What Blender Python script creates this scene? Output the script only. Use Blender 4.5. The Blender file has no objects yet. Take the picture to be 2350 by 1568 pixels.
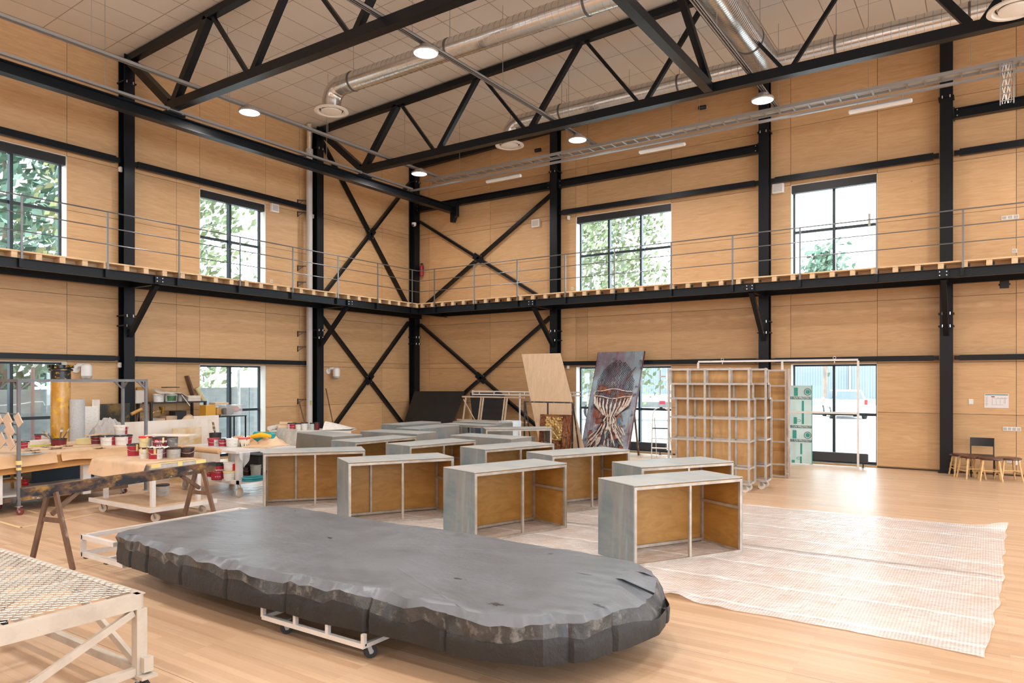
import bpy, bmesh, math, random
from mathutils import Vector, Matrix
PI = math.pi
rnd = random.Random(11)
S = bpy.context.scene
COL = S.collection

# ---------------------------------------------------------------- camera
F_PX, CX, HOR = 1627.0, 1175.0, 872.0          # focal length and horizon for a 2350 x 1568 frame
YAW = math.radians(33.9)
EYE = Vector((16.12, -18.05, 2.0))
cd = bpy.data.cameras.new('camera'); cam = bpy.data.objects.new('camera', cd); COL.objects.link(cam)
cam.location = EYE; cam.rotation_euler = (PI/2, 0, YAW)
cd.sensor_width = 36.0; cd.lens = 36.0*F_PX/2350.0
cd.shift_y = (HOR-784.0)/2350.0
cd.clip_end = 400
S.camera = cam

# ---------------------------------------------------------------- sky, exposure
w = bpy.data.worlds.new('world'); S.world = w; w.use_nodes = True
bg = w.node_tree.nodes['Background']; bg.inputs[0].default_value = (0.80, 0.91, 1.0, 1); bg.inputs[1].default_value = 8.0
S.view_settings.view_transform = 'Standard'; S.view_settings.look = 'None'
S.view_settings.gamma = 1.0; S.view_settings.use_curve_mapping = False
S.view_settings.exposure = 0.08
S.cycles.use_denoising = True
S.cycles.max_bounces = 8; S.cycles.diffuse_bounces = 6; S.cycles.transparent_max_bounces = 16
S.cycles.sample_clamp_indirect = 6.0; S.cycles.caustics_reflective = False; S.cycles.caustics_refractive = False
LAMP_W = 54.0

# ---------------------------------------------------------------- where things seen in the photo stand
_F = Vector((-math.sin(YAW), math.cos(YAW), 0)); _R = Vector((math.cos(YAW), math.sin(YAW), 0))
def ray(px, py): return _F + _R*((px-CX)/F_PX) + Vector((0, 0, (HOR-py)/F_PX))
def onz(px, py, z=0.0):
    d = ray(px, py); return EYE + d*((z-EYE.z)/d.z)
def onx(px, py, x):
    d = ray(px, py); return EYE + d*((x-EYE.x)/d.x)
def ony(px, py, y):
    d = ray(px, py); return EYE + d*((y-EYE.y)/d.y)

# ---------------------------------------------------------------- mesh helpers
class MB:
    def __init__(s): s.bm = bmesh.new()
    def _add(s, pts, faces):
        vs = [s.bm.verts.new(p) for p in pts]
        for f in faces:
            try: s.bm.faces.new([vs[i] for i in f])
            except ValueError: pass
        return vs
    def box(s, c, d, rot=None, bev=0.0):
        x, y, z = d[0]/2, d[1]/2, d[2]/2
        M = Matrix.Translation(c)
        if rot is not None: M = M @ (Matrix.Rotation(rot, 4, 'Z') if not isinstance(rot, Matrix) else rot.to_4x4())
        P = [M @ Vector(p) for p in ((-x,-y,-z),(x,-y,-z),(x,y,-z),(-x,y,-z),(-x,-y,z),(x,-y,z),(x,y,z),(-x,y,z))]
        vs = s._add(P, ((0,3,2,1),(4,5,6,7),(0,1,5,4),(1,2,6,5),(2,3,7,6),(3,0,4,7)))
        if bev > 0:
            es = {e for v in vs for e in v.link_edges}
            bmesh.ops.bevel(s.bm, geom=list(es), offset=bev, segments=1, affect='EDGES', profile=0.5)
        return s
    def span(s, a, b, bev=0.0):
        a, b = Vector(a), Vector(b)
        return s.box((a+b)/2, [abs(v) for v in (b-a)], None, bev)
    def frame(s, p0, p1, up=(0,0,1)):
        p0, p1 = Vector(p0), Vector(p1); d = (p1-p0); L = d.length; d.normalize()
        u = Vector(up); 
        if abs(d.dot(u)) > 0.98: u = Vector((1, 0, 0))
        sd = d.cross(u).normalized(); u = sd.cross(d).normalized()
        return p0, p1, sd, u
    def beam(s, p0, p1, wd, ht, up=(0,0,1)):
        p0, p1, sd, u = s.frame(p0, p1, up)
        P = [p+sd*a*wd/2+u*b*ht/2 for p in (p0, p1) for a, b in ((-1,-1),(1,-1),(1,1),(-1,1))]
        s._add(P, ((0,1,2,3),(7,6,5,4),(0,4,5,1),(1,5,6,2),(2,6,7,3),(3,7,4,0))); return s
    def ibeam(s, p0, p1, wd, ht, tf=.015, tw=.012, up=(0,0,1)):
        p0, p1, sd, u = s.frame(p0, p1, up)
        a, b, t = wd/2, ht/2, tw/2
        prof = [(-a,-b),(a,-b),(a,-b+tf),(t,-b+tf),(t,b-tf),(a,b-tf),(a,b),(-a,b),(-a,b-tf),(-t,b-tf),(-t,-b+tf),(-a,-b+tf)]
        n = len(prof)
        P = [p+sd*x+u*y for p in (p0, p1) for x, y in prof]
        s._add(P, [tuple(range(n)), tuple(range(2*n-1, n-1, -1))]+[(i, i+n, (i+1)%n+n, (i+1)%n) for i in range(n)]); return s
    def tube(s, p0, p1, r, r2=None, n=12, caps=True):
        p0, p1, sd, u = s.frame(p0, p1); r2 = r if r2 is None else r2
        P = [p+(sd*math.cos(2*PI*i/n)+u*math.sin(2*PI*i/n))*q for p, q in ((p0, r), (p1, r2)) for i in range(n)]
        s._add(P, [(i, (i+1)%n, (i+1)%n+n, i+n) for i in range(n)]+([tuple(range(n-1,-1,-1)), tuple(range(n, 2*n))] if caps else [])); return s
    def path(s, pts, r, n=8, caps=True, closed=False):
        pts = [Vector(p) for p in pts]; rings = []; N = len(pts)
        rr = r if isinstance(r, (list, tuple)) else [r]*N
        pu = None
        for k, p in enumerate(pts):
            d = (pts[min(k+1, N-1)]-pts[max(k-1, 0)]) if not closed else (pts[(k+1)%N]-pts[k-1])
            d.normalize()
            if pu is None: pu = Vector((0,0,1)) if abs(d.z) < .9 else Vector((1,0,0))
            sd = d.cross(pu).normalized(); pu = sd.cross(d).normalized()
            rings.append([s.bm.verts.new(p+(sd*math.cos(2*PI*i/n)+pu*math.sin(2*PI*i/n))*rr[k]) for i in range(n)])
        for k in range(N if closed else N-1):
            a, b = rings[k], rings[(k+1)%N]
            for i in range(n): s.bm.faces.new((a[i], a[(i+1)%n], b[(i+1)%n], b[i]))
        if caps and not closed: s.bm.faces.new(rings[0][::-1]); s.bm.faces.new(rings[-1])
        return s
    def lathe(s, prof, c=(0,0,0), n=24, M=None, cap=True):
        c = Vector(c); rings = []
        for r, z in prof:
            ring = []
            for i in range(n):
                p = Vector((r*math.cos(2*PI*i/n), r*math.sin(2*PI*i/n), z))
                ring.append(s.bm.verts.new(c+(M @ p if M else p)))
            rings.append(ring)
        for a, b in zip(rings, rings[1:]):
            for i in range(n): s.bm.faces.new((a[i], a[(i+1)%n], b[(i+1)%n], b[i]))
        if cap:
            if prof[0][0] > 1e-6: s.bm.faces.new(rings[0][::-1])
            if prof[-1][0] > 1e-6: s.bm.faces.new(rings[-1])
        return s
    def prism(s, poly, v):
        v = Vector(v); n = len(poly)
        P = [Vector(p) for p in poly]+[Vector(p)+v for p in poly]
        s._add(P, [tuple(range(n-1,-1,-1)), tuple(range(n, 2*n))]+[(i, (i+1)%n, (i+1)%n+n, i+n) for i in range(n)]); return s
    def sheet(s, fn, nu, nv, th=0.0):
        g = [[s.bm.verts.new(fn(i/nu, j/nv)) for j in range(nv+1)] for i in range(nu+1)]
        for i in range(nu):
            for j in range(nv): s.bm.faces.new((g[i][j], g[i+1][j], g[i+1][j+1], g[i][j+1]))
        if th:
            s.bm.normal_update()
            bmesh.ops.solidify(s.bm, geom=s.bm.faces[:], thickness=th)
        return s
    def quad(s, a, b, c, d): s._add([a, b, c, d], ((0,1,2,3),)); return s

def obj(name, mb, m, parent=None, world=False, smooth=35):
    me = bpy.data.meshes.new(name)
    bm = mb.bm
    if world and parent is not None: bmesh.ops.transform(bm, matrix=gmat(parent).inverted(), verts=bm.verts)
    bmesh.ops.recalc_face_normals(bm, faces=bm.faces)
    bm.to_mesh(me); bm.free()
    if smooth:
        me.polygons.foreach_set('use_smooth', [True]*len(me.polygons)); me.set_sharp_from_angle(angle=math.radians(smooth))
    for x in (m if isinstance(m, (list, tuple)) else [m]): me.materials.append(x)
    o = bpy.data.objects.new(name, me); COL.objects.link(o)
    if parent is not None: o.parent = parent
    return o
def gmat(o):
    M = Matrix.LocRotScale(o.location, o.rotation_euler, o.scale)
    return gmat(o.parent) @ M if o.parent else M
def tag(o, label, cat, group=None):
    o['label'] = label; o['category'] = cat
    if group: o['group'] = group
    return o
def thing(name, label, cat, loc=(0,0,0), rz=0.0, group=None):
    o = bpy.data.objects.new(name, None); COL.objects.link(o); o.empty_display_size = .1
    o.location = loc; o.rotation_euler = (0, 0, rz) if not isinstance(rz, tuple) else rz
    return tag(o, label, cat, group)
def part(root, name, mb, m, label=None, world=False, smooth=35):
    o = obj(name, mb, m, root, world, smooth)
    if label: o['label'] = label
    return o
def struct(name, mb, m, parent=None):
    o = obj(name, mb, m, parent)
    if parent is None: o['kind'] = 'structure'
    return o
def dup(root, loc, rz, label, group=None):
    r = root.copy(); COL.objects.link(r); r.location = loc; r.rotation_euler = (0, 0, rz) if not isinstance(rz, tuple) else rz
    r['label'] = label
    if group: r['group'] = group
    for ch in list(root.children):
        c = ch.copy(); COL.objects.link(c); c.parent = r
        for g in list(ch.children):
            d = g.copy(); COL.objects.link(d); d.parent = c
    return r

# ---------------------------------------------------------------- materials
def newmat(name):
    m = bpy.data.materials.new(name); m.use_nodes = True
    return m, m.node_tree.nodes, m.node_tree.links, m.node_tree.nodes['Principled BSDF']
def rgb(r, g, b):   # sRGB 0-255 to linear
    f = lambda v: (v/12.92 if v <= .04045 else ((v+.055)/1.055)**2.4)
    return (f(r/255), f(g/255), f(b/255), 1)
def mat(name, c1, c2=None, rough=.5, metal=0.0, scale=(3,3,3), lo=.35, hi=.65, bump=0.0, bscale=None, alpha=1.0, detail=4, coat=0.0, spec=.5):
    m, N, L, P = newmat(name)
    P.inputs['Roughness'].default_value = rough; P.inputs['Metallic'].default_value = metal
    P.inputs['Specular IOR Level'].default_value = spec
    if coat: P.inputs['Coat Weight'].default_value = coat
    if c2 is None and not bump:
        P.inputs['Base Color'].default_value = c1; return m
    tc = N.new('ShaderNodeTexCoord'); mp = N.new('ShaderNodeMapping'); mp.inputs['Scale'].default_value = scale
    L.new(tc.outputs['Object'], mp.inputs['Vector'])
    nz = N.new('ShaderNodeTexNoise'); nz.inputs['Scale'].default_value = 1.0; nz.inputs['Detail'].default_value = detail; nz.inputs['Roughness'].default_value = .6
    L.new(mp.outputs[0], nz.inputs['Vector'])
    if c2 is not None:
        cr = N.new('ShaderNodeValToRGB'); cr.color_ramp.elements[0].position = lo; cr.color_ramp.elements[1].position = hi
        cr.color_ramp.elements[0].color = c1; cr.color_ramp.elements[1].color = c2
        L.new(nz.outputs['Fac'], cr.inputs[0]); L.new(cr.outputs[0], P.inputs['Base Color'])
    else: P.inputs['Base Color'].default_value = c1
    if bump:
        bp = N.new('ShaderNodeBump'); bp.inputs['Strength'].default_value = min(1, bump); bp.inputs['Distance'].default_value = .02
        if bscale:
            n2 = N.new('ShaderNodeTexNoise'); n2.inputs['Scale'].default_value = bscale; n2.inputs['Detail'].default_value = 6
            L.new(tc.outputs['Object'], n2.inputs['Vector']); L.new(n2.outputs['Fac'], bp.inputs['Height'])
        else: L.new(nz.outputs['Fac'], bp.inputs['Height'])
        L.new(bp.outputs[0], P.inputs['Normal'])
    return m
def patches(name, base, layers, rough=.6, bump=0.0, metal=0.0):
    """a base colour overlaid with noise-shaped patches: (colour, scale xyz, threshold, softness, seed)"""
    m, N, L, P = newmat(name); P.inputs['Roughness'].default_value = rough; P.inputs['Metallic'].default_value = metal
    tc = N.new('ShaderNodeTexCoord'); prev = None; lastn = None
    for c, sc, th, so, seed in layers:
        mp = N.new('ShaderNodeMapping'); mp.inputs['Scale'].default_value = sc; mp.inputs['Location'].default_value = (seed*3.1, seed*1.7, seed*2.3)
        L.new(tc.outputs['Object'], mp.inputs['Vector'])
        nz = N.new('ShaderNodeTexNoise'); nz.inputs['Scale'].default_value = 1; nz.inputs['Detail'].default_value = 5; nz.inputs['Roughness'].default_value = .62
        L.new(mp.outputs[0], nz.inputs['Vector'])
        mr = N.new('ShaderNodeMapRange'); mr.inputs[1].default_value = th-so; mr.inputs[2].default_value = th+so
        L.new(nz.outputs['Fac'], mr.inputs[0])
        mx = N.new('ShaderNodeMix'); mx.data_type = 'RGBA'
        L.new(mr.outputs[0], mx.inputs[0])
        if prev is None: mx.inputs[6].default_value = base
        else: L.new(prev, mx.inputs[6])
        mx.inputs[7].default_value = c; prev = mx.outputs[2]; lastn = nz
    L.new(prev, P.inputs['Base Color'])
    if bump:
        bp = N.new('ShaderNodeBump'); bp.inputs['Strength'].default_value = bump; bp.inputs['Distance'].default_value = .02
        L.new(lastn.outputs['Fac'], bp.inputs['Height']); L.new(bp.outputs[0], P.inputs['Normal'])
    return m
def plywood(name, c1, c2, grain=(1.2, 1.2, 22), rough=.5, island=.08):
    m, N, L, P = newmat(name); P.inputs['Roughness'].default_value = rough
    tc = N.new('ShaderNodeTexCoord'); mp = N.new('ShaderNodeMapping'); mp.inputs['Scale'].default_value = grain
    geo = N.new('ShaderNodeNewGeometry'); off = N.new('ShaderNodeVectorMath'); off.operation = 'MULTIPLY_ADD'
    L.new(geo.outputs['Random Per Island'], off.inputs[0]); off.inputs[1].default_value = (37, 23, 51); L.new(tc.outputs['Object'], off.inputs[2])
    L.new(off.outputs[0], mp.inputs['Vector'])
    nz = N.new('ShaderNodeTexNoise'); nz.inputs['Scale'].default_value = 1; nz.inputs['Detail'].default_value = 6; nz.inputs['Distortion'].default_value = 1.4
    L.new(mp.outputs[0], nz.inputs['Vector'])
    cr = N.new('ShaderNodeValToRGB'); cr.color_ramp.elements[0].position = .3; cr.color_ramp.elements[1].position = .68
    cr.color_ramp.elements[0].color = c1; cr.color_ramp.elements[1].color = c2
    L.new(nz.outputs['Fac'], cr.inputs[0])
    hs = N.new('ShaderNodeHueSaturation'); mr = N.new('ShaderNodeMapRange'); mr.inputs[3].default_value = 1-island; mr.inputs[4].default_value = 1+island
    L.new(geo.outputs['Random Per Island'], mr.inputs[0]); L.new(mr.outputs[0], hs.inputs['Value']); L.new(cr.outputs[0], hs.inputs['Color'])
    # small brown knots
    v = N.new('ShaderNodeTexVoronoi'); v.inputs['Scale'].default_value = 1.3; L.new(off.outputs[0], v.inputs['Vector'])
    k = N.new('ShaderNodeMapRange'); k.inputs[1].default_value = .012; k.inputs[2].default_value = .03; k.inputs[3].default_value = .55; k.inputs[4].default_value = 0
    L.new(v.outputs['Distance'], k.inputs[0])
    mx = N.new('ShaderNodeMix'); mx.data_type = 'RGBA'; L.new(k.outputs[0], mx.inputs[0]); L.new(hs.outputs[0], mx.inputs[6]); mx.inputs[7].default_value = (c1[0]*.45, c1[1]*.38, c1[2]*.3, 1)
    L.new(mx.outputs[2], P.inputs['Base Color'])
    return m
def emis(name, c, s):
    m, N, L, P = newmat(name); P.inputs['Base Color'].default_value = (.8,.8,.8,1)
    P.inputs['Emission Color'].default_value = c; P.inputs['Emission Strength'].default_value = s; return m
def seethru(name, c, a, rough=.15, spec=.5):
    """thin clear sheet: part passes straight through, part shows the surface"""
    m, N, L, P = newmat(name); P.inputs['Base Color'].default_value = c; P.inputs['Roughness'].default_value = rough; P.inputs['Specular IOR Level'].default_value = spec
    P.inputs['Alpha'].default_value = a; return m

STEEL = mat('black_steel', (.0045,.0065,.0095,1), rough=.36, spec=.28)
STEELP = mat('black_panel', (.006,.006,.0065,1), (.011,.011,.011,1), rough=.55, scale=(2,2,2))
GALV = mat('galvanised', (.48,.47,.46,1), (.62,.61,.60,1), rough=.35, metal=.9, scale=(6,6,6))
GALVW = mat('zinc_rail', (.40,.395,.39,1), rough=.4, metal=.6)
ALU = mat('bare_aluminium', (.62,.58,.54,1), (.72,.69,.66,1), rough=.38, metal=.55, scale=(5,5,9))
ALUW = mat('pale_aluminium', (.66,.64,.62,1), (.76,.74,.72,1), rough=.42, metal=.35, scale=(4,4,6))
WHITE = mat('white_plastic', (.78,.77,.75,1), rough=.4)
BLACK = mat('black_plastic', (.012,.012,.013,1), rough=.45)
RUBBER = mat('grey_rubber', (.10,.10,.10,1), rough=.6)
CHROME = mat('bright_bolt', (.75,.75,.75,1), rough=.25, metal=.9)
PLY = plywood('birch_plywood', (.545,.325,.155,1), (.635,.405,.21,1), grain=(1.6,1.6,16))
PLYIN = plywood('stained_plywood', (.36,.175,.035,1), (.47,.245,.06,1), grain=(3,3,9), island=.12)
PLYP = plywood('pale_plywood', (.53,.37,.235,1), (.64,.46,.30,1), grain=(9,9,1.2))
PINE = plywood('pine_boards', (.55,.36,.19,1), (.70,.50,.30,1), grain=(3,3,12))
GLASS = None
def _glass():
    m = bpy.data.materials.new('window_glass'); m.use_nodes = True; N = m.node_tree.nodes; L = m.node_tree.links
    for n in list(N): N.remove(n)
    o = N.new('ShaderNodeOutputMaterial'); mx = N.new('ShaderNodeMixShader'); t = N.new('ShaderNodeBsdfTransparent'); g = N.new('ShaderNodeBsdfGlossy')
    t.inputs[0].default_value = (.96,.985,.98,1); g.inputs['Roughness'].default_value = .02; mx.inputs[0].default_value = .06
    L.new(t.outputs[0], mx.inputs[1]); L.new(g.outputs[0], mx.inputs[2]); L.new(mx.outputs[0], o.inputs[0]); return m
GLASS = _glass()

# ================================================================ hall shell
HX, HY = 32.0, -27.0
CEIL0, SLOPE, RIDGE = 9.22, .04, 16.0
def ceil_z(x): return CEIL0 + SLOPE*(x if x <= RIDGE else 2*RIDGE-x)

def floor_mat():
    m, N, L, P = newmat('oak_floor'); P.inputs['Roughness'].default_value = .33
    tc = N.new('ShaderNodeTexCoord')
    def brick(wd, ht, off):
        b = N.new('ShaderNodeTexBrick'); b.inputs['Scale'].default_value = 1; b.inputs['Brick Width'].default_value = wd; b.inputs['Row Height'].default_value = ht
        b.inputs['Mortar Size'].default_value = .0012; b.inputs['Mortar Smooth'].default_value = .3; b.offset = off; b.offset_frequency = 3
        L.new(tc.outputs['Object'], b.inputs['Vector']); return b
    b = brick(1.25, .066, .37); b.inputs['Color1'].default_value = (0,0,0,1); b.inputs['Color2'].default_value = (1,1,1,1); b.inputs['Mortar'].default_value = (.5,.5,.5,1); b.inputs['Bias'].default_value = 0
    mp = N.new('ShaderNodeMapping'); mp.inputs['Scale'].default_value = (1.1, 30, 1); L.new(tc.outputs['Object'], mp.inputs['Vector'])
    nz = N.new('ShaderNodeTexNoise'); nz.inputs['Scale'].default_value = 1; nz.inputs['Detail'].default_value = 5; nz.inputs['Distortion'].default_value = .8; L.new(mp.outputs[0], nz.inputs['Vector'])
    mm = N.new('ShaderNodeMix'); mm.inputs[0].default_value = .5; L.new(b.outputs['Color'], mm.inputs[2]); L.new(nz.outputs['Fac'], mm.inputs[3])
    cr = N.new('ShaderNodeValToRGB'); cr.color_ramp.elements[0].color = (.43,.265,.155,1); cr.color_ramp.elements[1].color = (.60,.415,.27,1)
    cr.color_ramp.elements[0].position = .1; cr.color_ramp.elements[1].position = .85
    L.new(mm.outputs[0], cr.inputs[0])
    n3 = N.new('ShaderNodeTexNoise'); n3.inputs['Scale'].default_value = .45; n3.inputs['Detail'].default_value = 2; L.new(tc.outputs['Object'], n3.inputs['Vector'])
    dj = brick(60, 1.18, 0)     # wide expansion joints between board fields
    mx = N.new('ShaderNodeMix'); mx.data_type = 'RGBA'; sc = N.new('ShaderNodeMath'); sc.operation = 'MULTIPLY'; sc.inputs[1].default_value = .75
    L.new(dj.outputs['Fac'], sc.inputs[0]); L.new(sc.outputs[0], mx.inputs[0]); dj.inputs['Mortar Size'].default_value = .003
    m2 = N.new('ShaderNodeMix'); m2.data_type = 'RGBA'; s2 = N.new('ShaderNodeMath'); s2.operation = 'MULTIPLY'; s2.inputs[1].default_value = .25
    L.new(b.outputs['Fac'], s2.inputs[0]); L.new(s2.outputs[0], m2.inputs[0]); L.new(cr.outputs[0], m2.inputs[6]); m2.inputs[7].default_value = (.20,.11,.05,1)
    L.new(m2.outputs[2], mx.inputs[6]); mx.inputs[7].default_value = (.10,.055,.03,1)
    L.new(mx.outputs[2], P.inputs['Base Color'])
    rr = N.new('ShaderNodeMapRange'); rr.inputs[3].default_value = .27; rr.inputs[4].default_value = .42; L.new(n3.outputs['Fac'], rr.inputs[0]); L.new(rr.outputs[0], P.inputs['Roughness'])
    return m
FLOOR = floor_mat()
struct('floor', MB().span((-.3,HY-.3,-.2),(HX+.3,.3,0)), FLOOR)

def ceil_mat():
    m, N, L, P = newmat('ceiling_tiles'); P.inputs['Roughness'].default_value = .8
    tc = N.new('ShaderNodeTexCoord')
    mp = N.new('ShaderNodeMapping'); mp.inputs['Location'].default_value = (.56, .55, 0); L.new(tc.outputs['Object'], mp.inputs['Vector'])
    b = N.new('ShaderNodeTexBrick'); b.offset = 0; b.inputs['Scale'].default_value = 1; b.inputs['Brick Width'].default_value = .6; b.inputs['Row Height'].default_value = 1.2
    b.inputs['Mortar Size'].default_value = .009; b.inputs['Mortar Smooth'].default_value = .1
    b.inputs['Color1'].default_value = (.68,.63,.57,1); b.inputs['Color2'].default_value = (.73,.68,.615,1); b.inputs['Mortar'].default_value = (.30,.25,.20,1)
    L.new(mp.outputs[0], b.inputs['Vector']); L.new(b.outputs['Color'], P.inputs['Base Color'])
    r = N.new('ShaderNodeMapRange'); r.inputs[3].default_value = .85; r.inputs[4].default_value = .3; L.new(b.outputs['Fac'], r.inputs[0]); L.new(r.outputs[0], P.inputs['Roughness'])
    nz = N.new('ShaderNodeTexNoise'); nz.inputs['Scale'].default_value = 90; L.new(tc.outputs['Object'], nz.inputs['Vector'])
    bp = N.new('ShaderNodeBump'); bp.inputs['Strength'].default_value = .15; L.new(nz.outputs['Fac'], bp.inputs['Height']); L.new(bp.outputs[0], P.inputs['Normal'])
    return m
mb = MB()
mb.prism([(-.3,HY-.3,ceil_z(-.3)),(RIDGE,HY-.3,ceil_z(RIDGE)),(HX+.3,HY-.3,ceil_z(HX+.3)),(HX+.3,HY-.3,10.3),(-.3,HY-.3,10.3)], (0,.6-HY,0))
struct('ceiling', mb, ceil_mat())

# openings: (along0, along1, z0, z1)
WL = [(-12.80,-10.88), (-7.85,-5.93)]                   # on the left wall, along y
WR = [(6.22,9.11), (12.14,14.02)]                       # on the wall at the back, along x
ZLO, ZUP = (.04,2.38), (4.30,6.72)
def panel_wall(name, cuts, zs, openings, to3, th=.3, m=PLY):
    """plywood boards with narrow gaps in front of a dark core; openings stay free"""
    us = sorted(set([round(c,3) for c in cuts]+[o[i] for o in openings for i in (0,1)]))
    zz = sorted(set(list(zs)+[o[i] for o in openings for i in (2,3)]))
    mb, core = MB(), MB()
    def free(u, z): return any(o[0] < u < o[1] and o[2] < z < o[3] for o in openings)
    g = .004
    # boards follow the seams; around openings they are cut
    for i in range(len(us)-1):
        for j in range(len(zz)-1):
            u0, u1, z0, z1 = us[i], us[i+1], zz[j], zz[j+1]
            if free((u0+u1)/2, (z0+z1)/2): continue
            core.span(to3(u0,-.02,z0), to3(u1,-th,z1))
            mb.span(to3(u0+g,0,z0+g), to3(u1-g,-.02,z1-g))
    o = struct(name, mb, m); struct('wall_core', core, COREM, o); return o
COREM = mat('wall_core', (.055,.03,.015,1), rough=.9)
REV = mat('window_reveal', (.80,.76,.70,1), rough=.5)
zs = [0,1.265,2.53,3.80,4.30,5.58,6.85,8.12,10.2]
lo = lambda a: (a[0],a[1],*ZLO); up = lambda a: (a[0],a[1],*ZUP)
panel_wall('wall_left', [.02,-1.52,-4.81,-5.93,-8.45,-10.88,-13.35,-15.8,-18.3,-20.8,-23.3,-25.8,HY-.3], zs, [f(a) for a in WL for f in (lo,up)]+[(-24.0,-20.0,4.3,6.72),(-24,-20,.04,2.38)], lambda u,d,z: (d,u,z))
panel_wall('wall_back', [-.3,.67,3.17,5.67,6.60,9.11,11.57,14.02,16.6,19.1,21.6,24.1,26.6,29.1,HX+.3], zs, [f(a) for a in WR for f in (lo,up)]+[(18.5,21.5,*ZUP),(18.5,21.5,*ZLO),(24,27,*ZUP),(24,27,*ZLO)], lambda u,d,z: (u,-d,z))
ZGT = (.04,4.2)     # unseen tall openings added in wall_right for more cool daylight
panel_wall('wall_right', [.3,-2,-8,-10,-17,-19,-26,HY-.3], zs, [(-8,-2,*ZUP),(-17,-10,*ZUP),(-26,-19,*ZUP),(-17,-10,*ZGT),(-8,-2,*ZGT),(-26,-19,*ZGT)], lambda u,d,z: (HX-d,u,z))
panel_wall('wall_front', [-.3,3,6,10,13,17,20,24,27,HX+.3], zs, [(3,6,*ZUP),(10,13,*ZUP),(17,20,*ZUP),(24,27,*ZUP)], lambda u,d,z: (u,HY+d,z))

# ---------------------------------------------------------------- windows
FRAME = mat('window_frame', (.018,.028,.036,1), rough=.4)
wn = [0]
def window(u0, u1, z0, z1, to3, bars, trans, box, door=None):
    wn[0] += 1
    D = -.22                                             # frames sit back in the wall
    fr = MB(); t = .055
    fr.span(to3(u0,D,z0), to3(u0+t,D-.06,z1)); fr.span(to3(u1-t,D,z0), to3(u1,D-.06,z1))
    fr.span(to3(u0+t,D,z0), to3(u1-t,D-.06,z0+t)); fr.span(to3(u0+t,D,z1-t), to3(u1-t,D-.06,z1))
    o = struct('window_%d' % wn[0], fr, FRAME)
    cuts = [u0+t]+[x for b in bars for x in (b-.032, b+.032)]+[u1-t]
    bars_mb = MB()
    for b in bars: bars_mb.span(to3(b-.03,D+.06,z0+t), to3(b+.03,D-.06,z1-t))
    obj('mullion', bars_mb, FRAME, o)
    tr = MB()
    for a, b in zip(cuts[::2], cuts[1::2]): tr.span(to3(a,D,trans-.032), to3(b,D-.06,trans+.032))
    obj('transom', tr, FRAME, o)
    for a, b in zip(cuts[::2], cuts[1::2]):
        obj('pane', MB().span(to3(a,D-.025,z0+t), to3(b,D-.033,z1-t)), GLASS, o)
    rv = MB()
    rv.span(to3(u0-.001,-.001,z0), to3(u0+.012,D,z1)); rv.span(to3(u1-.012,-.001,z0), to3(u1+.001,D,z1)); rv.span(to3(u0,-.001,z1-.012), to3(u1,D,z1+.001))
    if z0 > 1: rv.span(to3(u0,-.001,z0-.001), to3(u1,D,z0+.012))
    obj('reveal', rv, REV, o)
    if box: obj('blind_box', MB().span(to3(u0+.02,-.03,z1-.20), to3(u1-.02,-.16,z1-.02)), BLACK, o)
    return o
TL = lambda u,d,z: (d,u,z)
TB = lambda u,d,z: (u,-d,z)
for a in WL:
    window(a[0], a[1], *ZUP, TL, [sum(a)/2], 5.58, True)
    window(a[0], a[1], *ZLO, TL, [sum(a)/2], 1.21, False)
window(*WR[0], *ZUP, TB, [7.19,8.16], 5.60, True); window(*WR[1], *ZUP, TB, [13.08], 5.60, True)
window(*WR[0], *ZLO, TB, [7.19,8.12], 1.19, False); window(*WR[1], *ZLO, TB, [13.08], 1.19, False)

def portal(c, nx, ny, wd, ht):
    ld = bpy.data.lights.new('daylight', 'AREA'); ld.shape = 'RECTANGLE'; ld.size = wd; ld.size_y = ht; ld.cycles.is_portal = True
    o = bpy.data.objects.new('daylight', ld); COL.objects.link(o); o.location = c
    o.rotation_euler = Vector((nx, ny, 0)).to_track_quat('-Z', 'Y').to_euler()
for z0, z1 in (ZLO, ZUP):
    for a in WL+[(-24.,-20.)]: portal((-.36, sum(a)/2, (z0+z1)/2), 1, 0, a[1]-a[0], z1-z0)
    for a in WR+[(18.5,21.5),(24,27)]: portal((sum(a)/2, .36, (z0+z1)/2), 0, -1, a[1]-a[0], z1-z0)
for a in [(-8,-2),(-17,-10),(-26,-19)]: portal((HX+.36, sum(a)/2, 5.5), -1, 0, a[1]-a[0], 2.42)
for a in [(3,6),(10,13),(17,20),(24,27)]: portal((sum(a)/2, HY-.36, 5.5), 0, 1, 3, 2.42)
for a in [(-17,-10),(-8,-2),(-26,-19)]: portal((HX+.36, sum(a)/2, 2.12), -1, 0, a[1]-a[0], 4.16)
struct('baseboard_back', MB().span((0,-.006,0),(WR[0][0],0,.03)).span((WR[0][1],-.006,0),(WR[1][0],0,.03)).span((WR[1][1],-.006,0),(18,0,.03)), COREM)

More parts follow.
